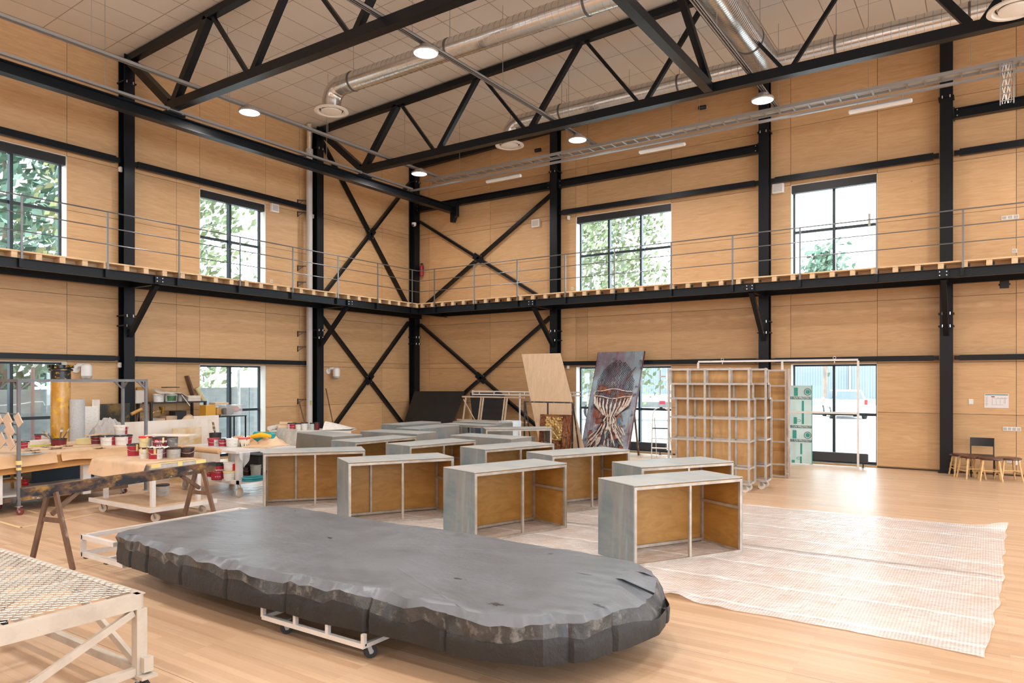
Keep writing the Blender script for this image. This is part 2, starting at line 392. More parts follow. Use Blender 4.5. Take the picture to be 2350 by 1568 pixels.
# ================================================================ steel frame
def column(x, y, face, label, top=None, n=0):
    r = thing('steel_column', label, 'column', (x,y,0), 0, 'black steel columns along the walls')
    a = (1,0,0) if face == 'x' else (0,1,0)
    z1 = ceil_z(x)-.02
    part(r, 'column_shaft', MB().ibeam((0,0,.02),(0,0,z1),.235,.245,.016,.012,up=a), STEEL)
    part(r, 'base_plate', MB().box((0,0,.011),(.30,.30,.022)), STEEL)
    for z in ((3.20,3.42,8.60) if face == 'x' else (3.15,3.42,8.05)):
        mb = MB().box((0,0,z),(.29,.29,.03))
        q = part(r, 'splice_plate', mb, STEEL)
        b = MB()
        for u in (-.07,.07):
            p = (.15,u) if face == 'x' else (u,-.15)
            part(q, 'bolt', MB().tube((p[0],p[1],z-.03),(p[0],p[1],z+.03),.011,n=6), CHROME)
    return r
column(.17,-4.30,'x','black steel column of the left wall between grey pipe and corner')
column(.17,-9.72,'x','black steel column of the left wall behind the grey steel rack')
column(.17,-15.2,'x','black steel column of the left wall beyond the frame edge')
column(.17,-.17,'x','black steel column standing in the corner where both walls meet')
for x, t in ((5.63,'right of the corner, behind the leaning plywood board'), (11.57,'behind the tall rolling shelf frames'), (15.37,'behind the wooden stools and black chair'), (21.0,'of the back wall beyond the frame edge')):
    column(x,-.17,'y','black steel column '+t)

def girt(p0, p1, ht, label, wd=.10):
    r = thing('wall_rail', label, 'rail', p0, 0, 'horizontal steel rails on the walls')
    part(r, 'rail_tube', MB().beam(p0, p1, wd, ht), STEEL, world=True)
    d = (Vector(p1)-Vector(p0)).normalized()
    for q, s in ((p0,1),(p1,-1)):
        q = Vector(q); part(r, 'end_cleat', MB().beam(q-d*s*.10, q+d*s*.005, wd*.75, ht*.72), STEEL, world=True)
    return r
GLz, GUz = 2.475, 6.855
yl = [(-15.07,-9.86),(-9.58,-4.44)]
nm = ['left of the rack column','between rack column and grey pipe']
for (a, b), t in zip(yl, nm):
    girt((.15,a+.1,GUz),(.15,b-.1,GUz),.14,'black steel rail above the upper windows, left wall '+t)
    girt((.12,a+.1,GLz),(.12,b-.1,GLz),.115,'black steel rail over the ground floor windows, left wall '+t)
xr = [(5.77,11.43),(11.71,15.23),(15.51,20.86)]
nm = ['above three-pane window','above two-pane window','right of the stool column']
for k, ((a, b), t) in enumerate(zip(xr, nm)):
    girt((a+.1,-.15,GUz),(b-.1,-.15,GUz),.14,'black upper steel rail of the back wall '+t)
    girt((a+.1,-.12,GLz),(b-.1,-.12,GLz),.115,'black lower steel rail of the back wall '+t)
def wallbeam(a, b, label):
    r = thing('wall_beam', label, 'beam', (a,-.16,7.69))
    part(r, 'beam_profile', MB().ibeam((a,-.16,7.69),(b,-.16,7.69),.16,.21,.02,.015), STEEL, world=True)
    for q, s in ((a,1),(b,-1)):
        e = part(r, 'end_plate', MB().box((q+s*.01,-.16,7.69),(.02,.2,.25)), STEEL, world=True)
        part(e, 'bolt', MB().tube((q+s*.07,-.252,7.63),(q+s*.07,-.24,7.63),.013,n=6).tube((q+s*.07,-.252,7.75),(q+s*.07,-.24,7.75),.013,n=6), CHROME, world=True)
wallbeam(.30,5.50,'heavy black beam high on the back wall between corner and first column')
wallbeam(5.76,11.44,'heavy black beam high on the back wall above three-pane window')
wallbeam(15.50,20.86,'heavy black beam high on the back wall right of the stool column')
r = thing('roof_edge_beam','black beam along the top of the back wall under the ceiling','beam',(.2,-.2,8.9))
part(r,'beam_profile',MB().beam((.2,-.22,ceil_z(0)-.12),(RIDGE,-.22,ceil_z(RIDGE)-.12),.15,.18),STEEL,world=True)

def brace(a, b, c, d, u, lab):      # two crossing flats in a wall plane: a-b in front, c-d split at a joint plate
    r = thing('cross_brace', lab, 'brace', a)
    A, B, Cc, D = map(Vector, (a, b, c, d))
    part(r,'diagonal',MB().beam(A,B,.08,.125,up=u),STEEL,world=True)
    part(r,'diagonal',MB().beam(Cc,D,.08,.125,up=u),STEEL,world=True)
    # crossing point
    ab, cdv = B-A, D-Cc; n = ab.cross(cdv); t = (Cc-A).cross(cdv).dot(n)/n.length_squared; X = A+ab*t
    nn = n.normalized(); nn = nn if nn.dot(EYE-X) > 0 else -nn
    g = part(r,'joint_plate',MB().beam(X-ab.normalized()*.2+nn*.045,X+ab.normalized()*.2+nn*.045,.02,.20,up=ab.cross(nn)),STEEL,world=True)
    cn = cdv.normalized()
    for s in (-1,1):
        for e in (-.03,.03):
            q = X+cn*s*.13+ab.normalized()*e+nn*.05; part(g,'bolt',MB().tube(q,q+nn*.015,.013,n=6),CHROME,world=True)
BX, BY = .10, -.10
brace((BX,-.33,8.55),(BX,-4.05,4.45),(BX,-4.12,8.95),(BX,-.42,4.45),(1,0,0),'black crossed steel braces above the walkway on left wall near corner')
brace((BX,-.36,3.92),(BX,-4.0,.25),(BX,-4.12,3.85),(BX,-.36,.25),(1,0,0),'black crossed steel braces below the walkway on left wall near corner')
brace((.33,BY,7.30),(5.1,BY,4.45),(5.45,BY,7.45),(.55,BY,4.45),(0,1,0),'black crossed steel braces above the walkway on back wall near corner')
brace((.36,BY,3.85),(5.4,BY,.30),(5.42,BY,3.85),(.36,BY,.25),(0,1,0),'black crossed steel braces below the walkway on back wall near corner')

# crane beam on the left and its end bracket
r = thing('crane_beam','long black steel beam under the truss ends, parallel to left wall','beam',(1.99,-.4,7.40))
part(r,'beam_profile',MB().ibeam((1.99,-.42,7.40),(1.99,HY+.2,7.40),.20,.22,.022,.014),STEEL,world=True)
part(r,'end_bracket',MB().prism([(1.9,-.42,7.66),(1.9,-.42,7.02),(2.0,-.42,7.02),(2.06,-.42,7.16),(2.14,-.42,7.2),(2.14,-.42,7.66)],(0,.16,0)),STEEL,world=True)
for y in (-4.30,-9.72):
    b = part(r,'saddle_plate',MB().box((1.99,y,7.53),(.26,.42,.035)),STEEL,world=True)
    part(b,'bolt',MB().tube((2.09,y-.16,7.52),(2.09,y-.16,7.58),.014,n=6).tube((2.09,y+.16,7.52),(2.09,y+.16,7.58),.014,n=6),CHROME,world=True)

def truss(y, lab):
    r = thing('roof_truss', lab, 'truss', (2,y,7.71), 0)
    x1 = 2*RIDGE-1.9
    part(r,'bottom_chord',MB().beam((1.9,y,7.71),(x1,y,7.71),.18,.18),STEEL,world=True)
    tz = lambda x: ceil_z(x)-.12
    part(r,'top_chord',MB().beam((.2,y,tz(.2)),(RIDGE,y,tz(RIDGE)),.15,.15),STEEL,world=True)
    part(r,'top_chord',MB().beam((RIDGE,y,tz(RIDGE)),(2*RIDGE-.2,y,tz(.2)),.15,.15),STEEL,world=True)
    nodes_b = [2.0,4.6,7.33,10.15,13.03,15.95]; nodes_t = [.33,3.33,5.95,8.75,11.58,14.5]
    segs = [(nodes_t[0],nodes_b[0],.17)]
    for k in range(6):
        segs.append((nodes_t[k+1] if k < 5 else 17.4, nodes_b[k], [.15,.11,.11,.085,.07,.09][k]))
        if k < 5: segs.append((nodes_t[k+1], nodes_b[k+1], [.075,.07,.07,.065,.13][k]))
    for xt, xb, t in segs:
        for mir in (0,1):
            if mir and (xt > 16): continue
            f = (lambda x: x) if not mir else (lambda x: 2*RIDGE-x)
            s = .09 if xb > xt else -.09
            A = Vector((f(xt+ (s*.8 if xt>.5 else 0)),y,tz(xt)-.05)); B = Vector((f(xb-s),y,7.79))
            part(r,'diagonal',MB().beam(A,B,t,t,up=(0,1,0)),STEEL,world=True)
    return r
truss(-4.30,'far black roof truss crossing the hall in front of the back wall')
truss(-9.72,'near black roof truss whose lower chord leaves at the top edge')
r = thing('longitudinal_tie','black tie beam joining both trusses beside the branch duct','beam',(11.58,-4.4,7.71))
part(r,'tie_beam',MB().beam((11.58,-4.40,7.71),(11.58,-9.63,7.71),.17,.17),STEEL,world=True)
part(r,'diagonal',MB().beam((11.58,-4.42,7.82),(11.58,-7.0,9.55),.12,.12,up=(1,0,0)),STEEL,world=True)
part(r,'diagonal',MB().beam((11.58,-9.6,7.82),(11.58,-7.0,9.55),.12,.12,up=(1,0,0)),STEEL,world=True)

# ================================================================ walkway
WK, DZ = 1.47, 4.36
PO = mat('rail_post', (.20,.21,.22,1), rough=.3, metal=.7)
CLIP = BLACK
def walkway(side, lab, a0, a1, posts, cols):
    # side 'L': runs along y at x<=WK ; 'B': along x at y>=-WK
    T = (lambda u,d,z: (d,u,z)) if side == 'L' else (lambda u,d,z: (u,-d,z))
    r = thing('gallery_walkway', lab, 'walkway', T(a0,WK,4.05))
    W = dict(world=True)
    e = WK+.02
    dk = MB()
    # boards along the run
    d0 = .02; wid = (e-d0)/9
    for k in range(9): dk.span(T(a0,d0+k*wid+.004,DZ-.028), T(a1,d0+(k+1)*wid-.004,DZ))
    part(r,'deck_boards',dk,PINE,**W)
    n = int(abs(a1-a0)/.405); jl = []
    for k in range(n+1):
        u = a0+(a1-a0)*(k+.35)/(n+1)
        if side == 'B' and u < WK: continue
        if side == 'L' and u < -15.5: continue
        if side == 'B' and u > 18: continue
        jl.append(u)
    for u in jl:
        j = part(r,'joist',MB().span(T(u-.05,.06,DZ-.138),T(u+.05,e-.01,DZ-.03)),PINE,**W)
        part(j,'clip',MB().span(T(u+.052,WK-.12,DZ-.12),T(u+.09,WK-.08,DZ-.06)),CLIP,**W)
    part(r,'front_beam',MB().ibeam(T(a0,WK-.02,4.125),T(a1,WK-.02,4.125),.09,.185,.012,.01),STEEL,**W)
    part(r,'rear_beam',MB().ibeam(T(a0,.36,4.125),T(a1,.36,4.125),.09,.185,.012,.01),STEEL,**W)
    part(r,'kicker_board',MB().span(T(a0,WK-.30,DZ-.135),T(a1,WK-.27,DZ-.03)),PINE,**W)
    for c in cols:
        part(r,'bracket_arm',MB().beam(T(c,.30,4.10),T(c,WK-.03,4.10),.09,.14),STEEL,**W)
        part(r,'bracket_brace',MB().beam(T(c,.30,2.98),T(c,WK-.09,4.04),.10,.10,up=T(1,0,0)),STEEL,**W)
        g = part(r,'splice_plate',MB().span(T(c-.10,WK+.024,4.05),T(c+.10,WK+.032,4.20)),STEEL,**W)
        for q in (-.06,.06):
            for z in (4.09,4.16): part(g,'bolt',MB().tube(T(c+q,WK+.03,z),T(c+q,WK+.045,z),.012,n=6),CHROME,**W)
    for u in posts:
        p = part(r,'railing_post',MB().span(T(u-.018,WK+.03,4.08),T(u+.018,WK+.045,5.36)),PO,**W)
        part(p,'post_foot',MB().span(T(u-.045,WK+.026,4.05),T(u+.02,WK+.05,4.21)),STEEL,**W)
    x0 = a0 if side == 'L' else WK+.045
    x1 = a1 if side == 'B' else -WK-.04
    for z in (5.36,5.04,4.71):
        part(r,'railing_wire',MB().tube(T(x0,WK+.037,z),T(x1,WK+.037,z),.011 if z < 5.3 else .014,n=6),PO,**W)
    return r
pl = [onx(p,600,WK+.037).y for p in (50,247,411,551,672,776,867,946)]
pb = [ony(p,600,-WK-.037).x for p in (997,1088,1187,1297,1410,1540,1681,1836,2012,2210)]
walkway('L','timber walkway with wire railing along the left wall',HY+.3,-.04,pl,[-9.72,-4.30])
walkway('B','timber walkway with wire railing along the back wall',WK+.025,HX-.3,pb,[5.63,11.57,15.37])

# ================================================================ lamps, rails, ducts
LAMPC = emis('lamp_disc', (1,.96,.95,1), 14)
def lamp(x, y, lab, first=None):
    if first is None:
        r = thing('pendant_lamp', lab, 'lamp', (x,y,7.68), 0, 'round lamps under the ceiling rails')
        part(r,'housing',MB().lathe([(.02,.13),(.11,.12),(.13,.05),(.215,.03),(.225,.0),(.205,-.02)],n=28,cap=False),GALV)
        part(r,'light_disc',MB().lathe([(0,-.012),(.205,-.012)],n=28,cap=False),LAMPC)
        part(r,'hook',MB().tube((0,0,.12),(0,0,.138),.02,n=8).span((-.12,-.02,.128),(.05,.02,.138)),GALVW)
    else: r = dup(first,(x,y,7.68),0,lab)
    ld = bpy.data.lights.new('lamp_light','AREA'); ld.shape = 'DISK'; ld.size = .40; ld.energy = LAMP_W; ld.color = (1,.955,.91); ld.spread = math.radians(165)
    o = bpy.data.objects.new('lamp_light', ld); COL.objects.link(o); o.parent = r; o.location = (0,0,-.02)
    return r
l0 = lamp(3.12,-8.68,'round white lamp left of centre, below the near truss')
lamp(8.02,-8.68,'round white lamp at top centre, in front of near truss',l0)
lamp(3.12,-3.28,'round white lamp near the corner, above the crane beam end',l0)
lamp(8.06,-3.28,'round white lamp beyond the far truss, middle of the cable ladder',l0)
lamp(12.32,-3.28,'round white lamp at the end of the branch duct',l0)
for x in (3.12,8.02,12.9,17.8,22.7,27.6):
    for y in (-3.28,-8.68,-14.1,-19.5,-24.6):
        if (x < 9 and y > -9) or (x == 12.9 and y > -4): continue
        lamp(x,y,'round white lamp of the hall outside the photographed frame',l0)

def rail(x, y0, y1, z, lab):
    r = thing('lighting_rail', lab, 'rail', (x,y0,z))
    mb = MB()
    mb.span((x-.045,y0,z),(x-.035,y1,z+.06)); mb.span((x+.035,y0,z),(x+.045,y1,z+.06)); mb.span((x-.045,y0,z),(x-.015,y1,z+.008)); mb.span((x+.015,y0,z),(x+.045,y1,z+.008)); mb.span((x-.045,y0,z+.052),(x+.045,y1,z+.06))
    part(r,'rail_profile',mb,GALVW,world=True)
    y = y0-1.4
    while y > y1:
        part(r,'hanger_rod',MB().tube((x,y,z+.06),(x,y,ceil_z(x)+.01),.006,n=6),GALVW,world=True); y -= 2.7
    return r
rail(2.97,-2.3,HY+.4,7.82,'galvanised lamp rail nearest the left wall')
rail(8.0,-2.2,HY+.4,7.82,'galvanised lamp rail crossing the ceiling centre')
rail(12.35,-2.2,HY+.4,7.82,'galvanised lamp rail directly below the branch duct')
r = thing('perimeter_rail','thin galvanised rail just above the crane beam','rail',(2.02,-2.4,7.62))
part(r,'rail_profile',MB().beam((2.02,-2.35,7.62),(2.02,HY+.4,7.62),.08,.05),GALVW,world=True)
for y in (-5.6,-8.4,-11.1,-13.8): part(r,'hanger_rod',MB().tube((2.02,y,7.63),(2.02,y,ceil_z(2)+.01),.006,n=6),GALVW,world=True)
r = thing('perimeter_rail','thin galvanised rail carrying the tube lights by the back wall','rail',(2.0,-2.35,7.55))
part(r,'rail_profile',MB().beam((1.98,-2.38,7.56),(HX-.5,-2.38,7.56),.07,.045),GALVW,world=True)
r = thing('cable_ladder','long galvanised cable ladder high along the back wall','cable tray',(2.7,-2.2,7.76))
for y in (-2.12,-2.42): part(r,'side_rail',MB().span((2.6,y-.012,7.73),(HX-.5,y+.012,7.80)),GALVW,world=True)
x = 2.8
while x < 17.4:
    part(r,'rung',MB().span((x-.018,-2.42,7.735),(x+.018,-2.12,7.755)),GALVW,world=True); x += .30
x = 3.6
while x < 17.5:
    part(r,'hanger_rod',MB().tube((x,-2.1,7.75),(x,-2.1,ceil_z(x)+.01),.006,n=6),GALVW,world=True); x += 1.75
CABLE = mat('pale_cables',(.62,.60,.56,1),(.25,.25,.25,1),rough=.5,scale=(1,40,40))
part(r,'cables',MB().span((9.6,-2.34,7.757),(18.5,-2.2,7.775)),CABLE,world=True)
r = thing('vertical_cable_ladder','short cable ladder hanging down at the upper right edge','cable tray',(16.4,-2.4,6.9))
q = ony(2311,220,-2.45)
for s in (-.10,.10): part(r,'side_rail',MB().span((q.x+s-.01,-2.47,6.98),(q.x+s+.01,-2.43,7.74)),GALVW,world=True)
for k in range(6): part(r,'rung',MB().span((q.x-.10,-2.46,7.04+k*.13),(q.x+.10,-2.45,7.055+k*.13)),GALVW,world=True)
for k in range(5): part(r,'cable',MB().path([(q.x-.06+k*.03+.012*math.sin(z*23+k*2),-2.435,z) for z in [7.0+.06*i for i in range(13)]],.008,n=6),WHITE,world=True)

def tubelight(px0, py0, px1, py1, lab):
    a, b = ony(px0,py0,-2.38), ony(px1,py1,-2.38); c = (a+b)/2
    r = thing('tube_light', lab, 'light', (c.x,-2.38,7.40), 0, 'white tube lights under the cable ladder')
    h = (b.x-a.x)/2
    part(r,'diffuser',MB().box((0,0,0),(2*h,.10,.075),bev=.02),WHITE)
    part(r,'spine',MB().box((0,0,.05),(2*h-.1,.06,.03)),GALVW)
    for s in (-1,1): part(r,'hanger',MB().tube((s*h*.7,0,.06),(s*h*.7,0,.15),.008,n=6),GALVW)
tubelight(1116,407,1196,395,'white unlit tube light nearest the corner')
tubelight(1467,339,1573,322,'white unlit tube light between the first and second back columns')
tubelight(1947,245,2094,219,'white unlit tube light above the two-pane upper window')

DUCT = None
def duct_mat():
    m, N, L, P = newmat('spiral_duct'); P.inputs['Metallic'].default_value = 1; P.inputs['Roughness'].default_value = .26
    P.inputs['Base Color'].default_value = (.70,.69,.67,1); return m
DUCT = duct_mat()
SEAM = mat('duct_seam',(.34,.335,.33,1),rough=.4,metal=.8)
BAND = mat('duct_band',(.13,.13,.13,1),rough=.4,metal=.5)
def spiral(r, p0, p1, rad, clamps, pitch=.135):
    p0, p1 = Vector(p0), Vector(p1); d = p1-p0; L = d.length; d.normalize()
    part(r,'duct_pipe',MB().tube(p0,p1,rad,n=32),DUCT,world=True,smooth=50)
    n = int(L/pitch); sm = MB()
    for k in range(1,n): sm.path([p0+d*(k*pitch-.006),p0+d*k*pitch,p0+d*(k*pitch+.006)],[rad-.002,rad+.004,rad-.002],n=32,caps=False)
    part(r,'seam_rings',sm,SEAM,world=True,smooth=0)
    for t in clamps:
        q = p0+d*t
        c = part(r,'clamp_ring',MB().path([q-d*.02,q+d*.02],[rad+.012]*2,n=24),BAND,world=True)
        part(c,'hanger_rod',MB().tube(q+Vector((0,0,rad)),(q.x,q.y,ceil_z(q.x)+.01),.007,n=6),GALVW,world=True)
def elbow(r, c, rad, bend, d, zdrop):
    # from horizontal direction d (pointing back along the duct) turning down
    pts = []; rr = []
    for k in range(9):
        a = PI/2*k/8
        pts.append(c+d*(-bend*math.sin(a))+Vector((0,0,-bend*(1-math.cos(a))))); rr.append(rad+(.008 if k % 2 else 0))
    pts.append(pts[-1]+Vector((0,0,-zdrop))); rr.append(rad)
    part(r,'elbow',MB().path(pts,rr,n=24),DUCT,world=True,smooth=20)
    return pts[-1]
DIFF = mat('diffuser_white',(.80,.76,.70,1),rough=.4)
def diffuser(r, p, rad):
    q = part(r,'air_diffuser',MB().lathe([(.16,.02),(.17,-.01),(rad,-.06),(rad+.01,-.09),(rad-.06,-.10),(rad*.72,-.05)],p,n=32,cap=False),DIFF,world=True)
    part(q,'inner_cone',MB().lathe([(rad*.62,-.075),(rad*.60,-.10),(rad*.25,-.115),(0,-.115)],p,n=32,cap=False).lathe([(rad*.68,-.03),(rad*.62,-.06)],p,n=32,cap=False),DIFF,world=True)
    part(q,'dark_gap',MB().lathe([(0,-.02),(rad*.72,-.045)],p,n=32,cap=False),BLACK,world=True)
# main duct along the back wall
DY = -2.95
a = ony(1195,252,DY); b = ony(1700,137,DY)
ax = a.x; DZc = 8.55
r = thing('ventilation_duct','long silver spiral duct running beside the back wall','duct',(ax,DY,DZc))
spiral(r,(ax,DY,DZc),(27,DY,DZc),.20,[1.2,4.2,7.4,9.6,12.5])
e = elbow(r,Vector((ax,DY,DZc)),.20,.34,Vector((1,0,0)),.10); diffuser(r,e,.36)
r = thing('branch_duct','large silver spiral duct pointing to the top right, above lamp rail','duct',(12.3,DY,DZc))
spiral(r,(12.3,DY-.05,DZc),(12.3,-16,DZc),.275,[1.2,4.4,7.5],pitch=.07)
r = thing('ventilation_duct','silver spiral duct with diffuser behind the near truss, top','duct',(4.2,-7.4,8.5))
q = ony(778,60,-7.3); c0 = Vector((q.x+.10,-7.3,8.42))
spiral(r,c0,(20,-7.3,8.42),.20,[.35,3.0,6.0])
e = elbow(r,c0,.20,.34,Vector((1,0,0)),.08); diffuser(r,e,.36)
p = ony(2330,22,-4.9)
r = thing('air_diffuser','round white ceiling air diffuser cut by the upper right edge','diffuser',p)
diffuser(r,Vector(p)+Vector((0,0,.09)),.36)
part(r,'riser_pipe',MB().tube(Vector(p)+Vector((0,0,.09)),(p.x,p.y,ceil_z(p.x)-.01),.17,n=24),DUCT,world=True)

# grey plastic pipe with insulated top and stand-off brackets
PIPEC = mat('grey_pipe',(.50,.48,.46,1),rough=.45)
FOIL = mat('foil_wrap',(.70,.62,.52,1),(.85,.78,.68,1),rough=.3,metal=.8,scale=(9,9,9),bump=.8)
pp = onx(709,700,.22); px_, py_ = .24, pp.y
r = thing('rain_pipe','tall grey pipe against the left wall beside the column','pipe',(px_,py_,0))
part(r,'pipe_shaft',MB().tube((0,0,.10),(0,0,8.45),.085,n=20),PIPEC)
part(r,'pipe_socket',MB().tube((0,0,8.30),(0,0,8.50),.10,n=20),PIPEC)
part(r,'insulation',MB().path([(0,0,8.45),(0,0,8.7),(.01,0,9.0),(0,0,9.20)],[.065,.075,.08,.085],n=16),FOIL)
part(r,'floor_shoe',MB().lathe([(.11,0),(.11,.08),(.09,.12)],n=20),PIPEC)
part(r,'sticker',MB().box((.086,-.02,1.35),(.004,.05,.14)),mat('green_sticker',(.18,.34,.10,1),(.55,.50,.10,1),rough=.5,scale=(30,30,12)))
BR = mat('bracket_steel',(.035,.025,.02,1),rough=.5)
for z in (8.3,7.05,6.72,5.20,4.75,3.35,2.93,1.45):
    part(r,'bracket',MB().beam((-.22,-.22,z),(-.05,-.03,z),.02,.025).beam((-.23,-.22,z-.14),(-.23,-.22,z+.02),.025,.025).beam((-.22,-.22,z-.12),(-.12,-.11,z-.01),.012,.012),BR)

# ================================================================ open plinth boxes (grey-blue painted, aluminium frame, bare plywood inside)
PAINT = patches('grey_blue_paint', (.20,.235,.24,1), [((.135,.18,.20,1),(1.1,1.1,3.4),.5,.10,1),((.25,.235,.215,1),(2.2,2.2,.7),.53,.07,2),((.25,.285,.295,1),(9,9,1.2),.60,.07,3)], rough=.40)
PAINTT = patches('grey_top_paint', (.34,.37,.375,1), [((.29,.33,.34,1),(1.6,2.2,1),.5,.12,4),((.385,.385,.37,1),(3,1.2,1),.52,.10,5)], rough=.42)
PAINTD = patches('grey_olive_paint', (.155,.165,.145,1), [((.21,.20,.17,1),(1.2,1.2,2),.5,.10,6),((.27,.215,.17,1),(2.4,2.4,.9),.60,.06,7)], rough=.5)
PAINTM = patches('grey_brown_paint', (.20,.195,.18,1), [((.27,.23,.19,1),(1.3,1.3,2),.5,.12,8),((.16,.17,.17,1),(3,3,1.2),.56,.08,9)], rough=.5)
FRM = mat('worn_aluminium_bar',(.34,.285,.235,1),(.46,.40,.34,1),rough=.42,metal=.35,scale=(7,7,7))
CL, CD, CH = 1.54, .68, .875
def plinth(skin, skintop, back=True, lining=PLYIN, label=''):
    r = thing('plinth_box', label, 'plinth', (0,0,0), 0, 'painted plinth boxes standing in rows')
    x, y = CL/2, CD/2; b = .032
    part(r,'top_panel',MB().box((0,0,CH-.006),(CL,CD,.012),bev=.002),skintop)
    for s in (-1,1):
        e = part(r,'end_panel',MB().box((s*(x-.004),0,CH/2-.006),(.008,CD-.004,CH-.016)),skin)
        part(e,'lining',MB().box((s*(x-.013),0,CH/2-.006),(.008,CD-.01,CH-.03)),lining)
    if back:
        e = part(r,'back_panel',MB().box((0,y-.004,CH/2-.006),(CL-.018,.008,CH-.016)),skin)
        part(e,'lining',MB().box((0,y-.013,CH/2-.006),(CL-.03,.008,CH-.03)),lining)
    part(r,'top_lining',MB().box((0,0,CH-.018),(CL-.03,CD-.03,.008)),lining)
    def bar(n, a, c): part(r, n, MB().span(a, c, .0), FRM)
    z0, z1 = .002, CH-.022
    for s in (-1,1):
        bar('front_post',(s*(x-.009),-y,z0),(s*(x-.009-b),-y+b,z1))
        bar('rear_post',(s*(x-.018),y-.018,z0),(s*(x-.018-b),y-.018-b,z1))
        bar('end_rail',(s*(x-.018),-y+b,.50),(s*(x-.018-b*.8),y-.018-b,.50+b))
        bar('end_bottom_rail',(s*(x-.010),-y+b,z0),(s*(x-.010-b),y-.018-b,z0+b))
    bar('front_top_rail',(-x+.009+b,-y,z1-b),(x-.009-b,-y+b,z1)); bar('front_bottom_rail',(-x+.009+b,-y,z0),(x-.009-b,-y+b,z0+b))
    bar('rear_bottom_rail',(-x+.018+b,y-.018-b,z0+.02),(x-.018-b,y-.018,z0+b+.02))
    bar('middle_post',(-.014,-y,z0+b),(.014,-y+b*.9,z1-b))
    if back: bar('rear_middle_post',(-.30,y-.018-b,z0+b+.02),(-.30+b*.9,y-.018,z1))
    return r
BL = 'open grey-blue plinth box, plywood inside, '
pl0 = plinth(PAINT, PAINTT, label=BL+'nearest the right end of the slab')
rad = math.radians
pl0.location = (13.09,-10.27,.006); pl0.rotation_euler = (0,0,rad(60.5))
for x, y, a, t in ((10.86,-10.35,73,'third from left in front row'),(9.0,-10.47,60,'second from left in front row'),(7.14,-10.37,51,'leftmost of the front row beside the paint trolley'),
    (12.53,-8.75,59,'just behind the box nearest the right slab end'),(10.75,-8.17,67,'second row, before the netted painting'),(9.28,-7.99,74,'second row, before corner brace'),(7.77,-8.22,80,'second row, below corner column'),(6.37,-8.24,86,'leftmost of second row')):
    dup(pl0,(x,y,.006),rad(a),BL+t)
CLB = 'closed plinth box seen from its painted back, '
pk = plinth(PAINTM, PAINTT, label=CLB+'with blue-grey long side, left of row middle'); pk.location = (5.49,-6.66,.006); pk.rotation_euler = (0,0,rad(184))
pj = plinth(PAINTD, PAINTT, label=CLB+'olive and rust streaked, below the trestle table'); pj.location = (4.68,-7.91,.006); pj.rotation_euler = (0,0,rad(168))
dup(pk,(7.86,-6.54,.006),rad(177.5),CLB+'grey-brown with bent corner tape')
dup(pl0,(3.67,-4.19,.006),rad(270),CLB+'farthest left, before the black corner panels')
dup(pl0,(4.99,-5.07,.006),rad(271),CLB+'pale blue-grey with white smears on top')
pm = plinth(PAINTD, PAINTT, back=False, lining=PAINTD, label='see-through plinth box without back panel, in front of copper relief'); pm.location = (6.95,-4.21,.006); pm.rotation_euler = (0,0,rad(43))
dup(pm,(5.25,-3.79,.006),rad(-2),'see-through plinth box without back, left of the white panel')
dup(pm,(4.92,-2.80,.006),rad(-5),'see-through plinth box without back, farthest row by timber rails')

# ================================================================ black rock slab on its aluminium dolly
SLABT = patches('charcoal_skylit_coat', (.118,.131,.150,1), [((.142,.156,.176,1),(.9,1.3,1),.52,.16,1),((.100,.108,.12,1),(2.5,3.5,2),.56,.12,2),((.016,.016,.018,1),(3.2,7,3),.675,.012,3),((.03,.03,.033,1),(10,22,6),.71,.015,4)], rough=.34, bump=.12)  # top coat, its colour tinted blue to imitate reflected skylight
SLABS = patches('black_chipped_side', (.0095,.0095,.010,1), [((.015,.0145,.014,1),(3,3,2),.52,.12,1),((.04,.038,.035,1),(14,14,9),.70,.04,2)], rough=.55, bump=.5)
SLABC = patches('grey_chipped_edge', (.050,.049,.048,1), [((.020,.020,.020,1),(6,6,6),.50,.10,1),((.14,.135,.125,1),(11,11,9),.60,.06,2)], rough=.4, bump=.6)
def vnoise(p, s):   # smooth value noise from summed sines
    x, y, z = p[0]*s, p[1]*s, p[2]*s
    return (math.sin(1.7*x+2.3*y+.9*z+1.3)+math.sin(-2.9*x+1.3*y+2.1*z+4.1)+math.sin(.8*x-3.7*y+1.9*z+.6)+math.sin(4.3*x+.7*y-2.7*z+2.2))/4
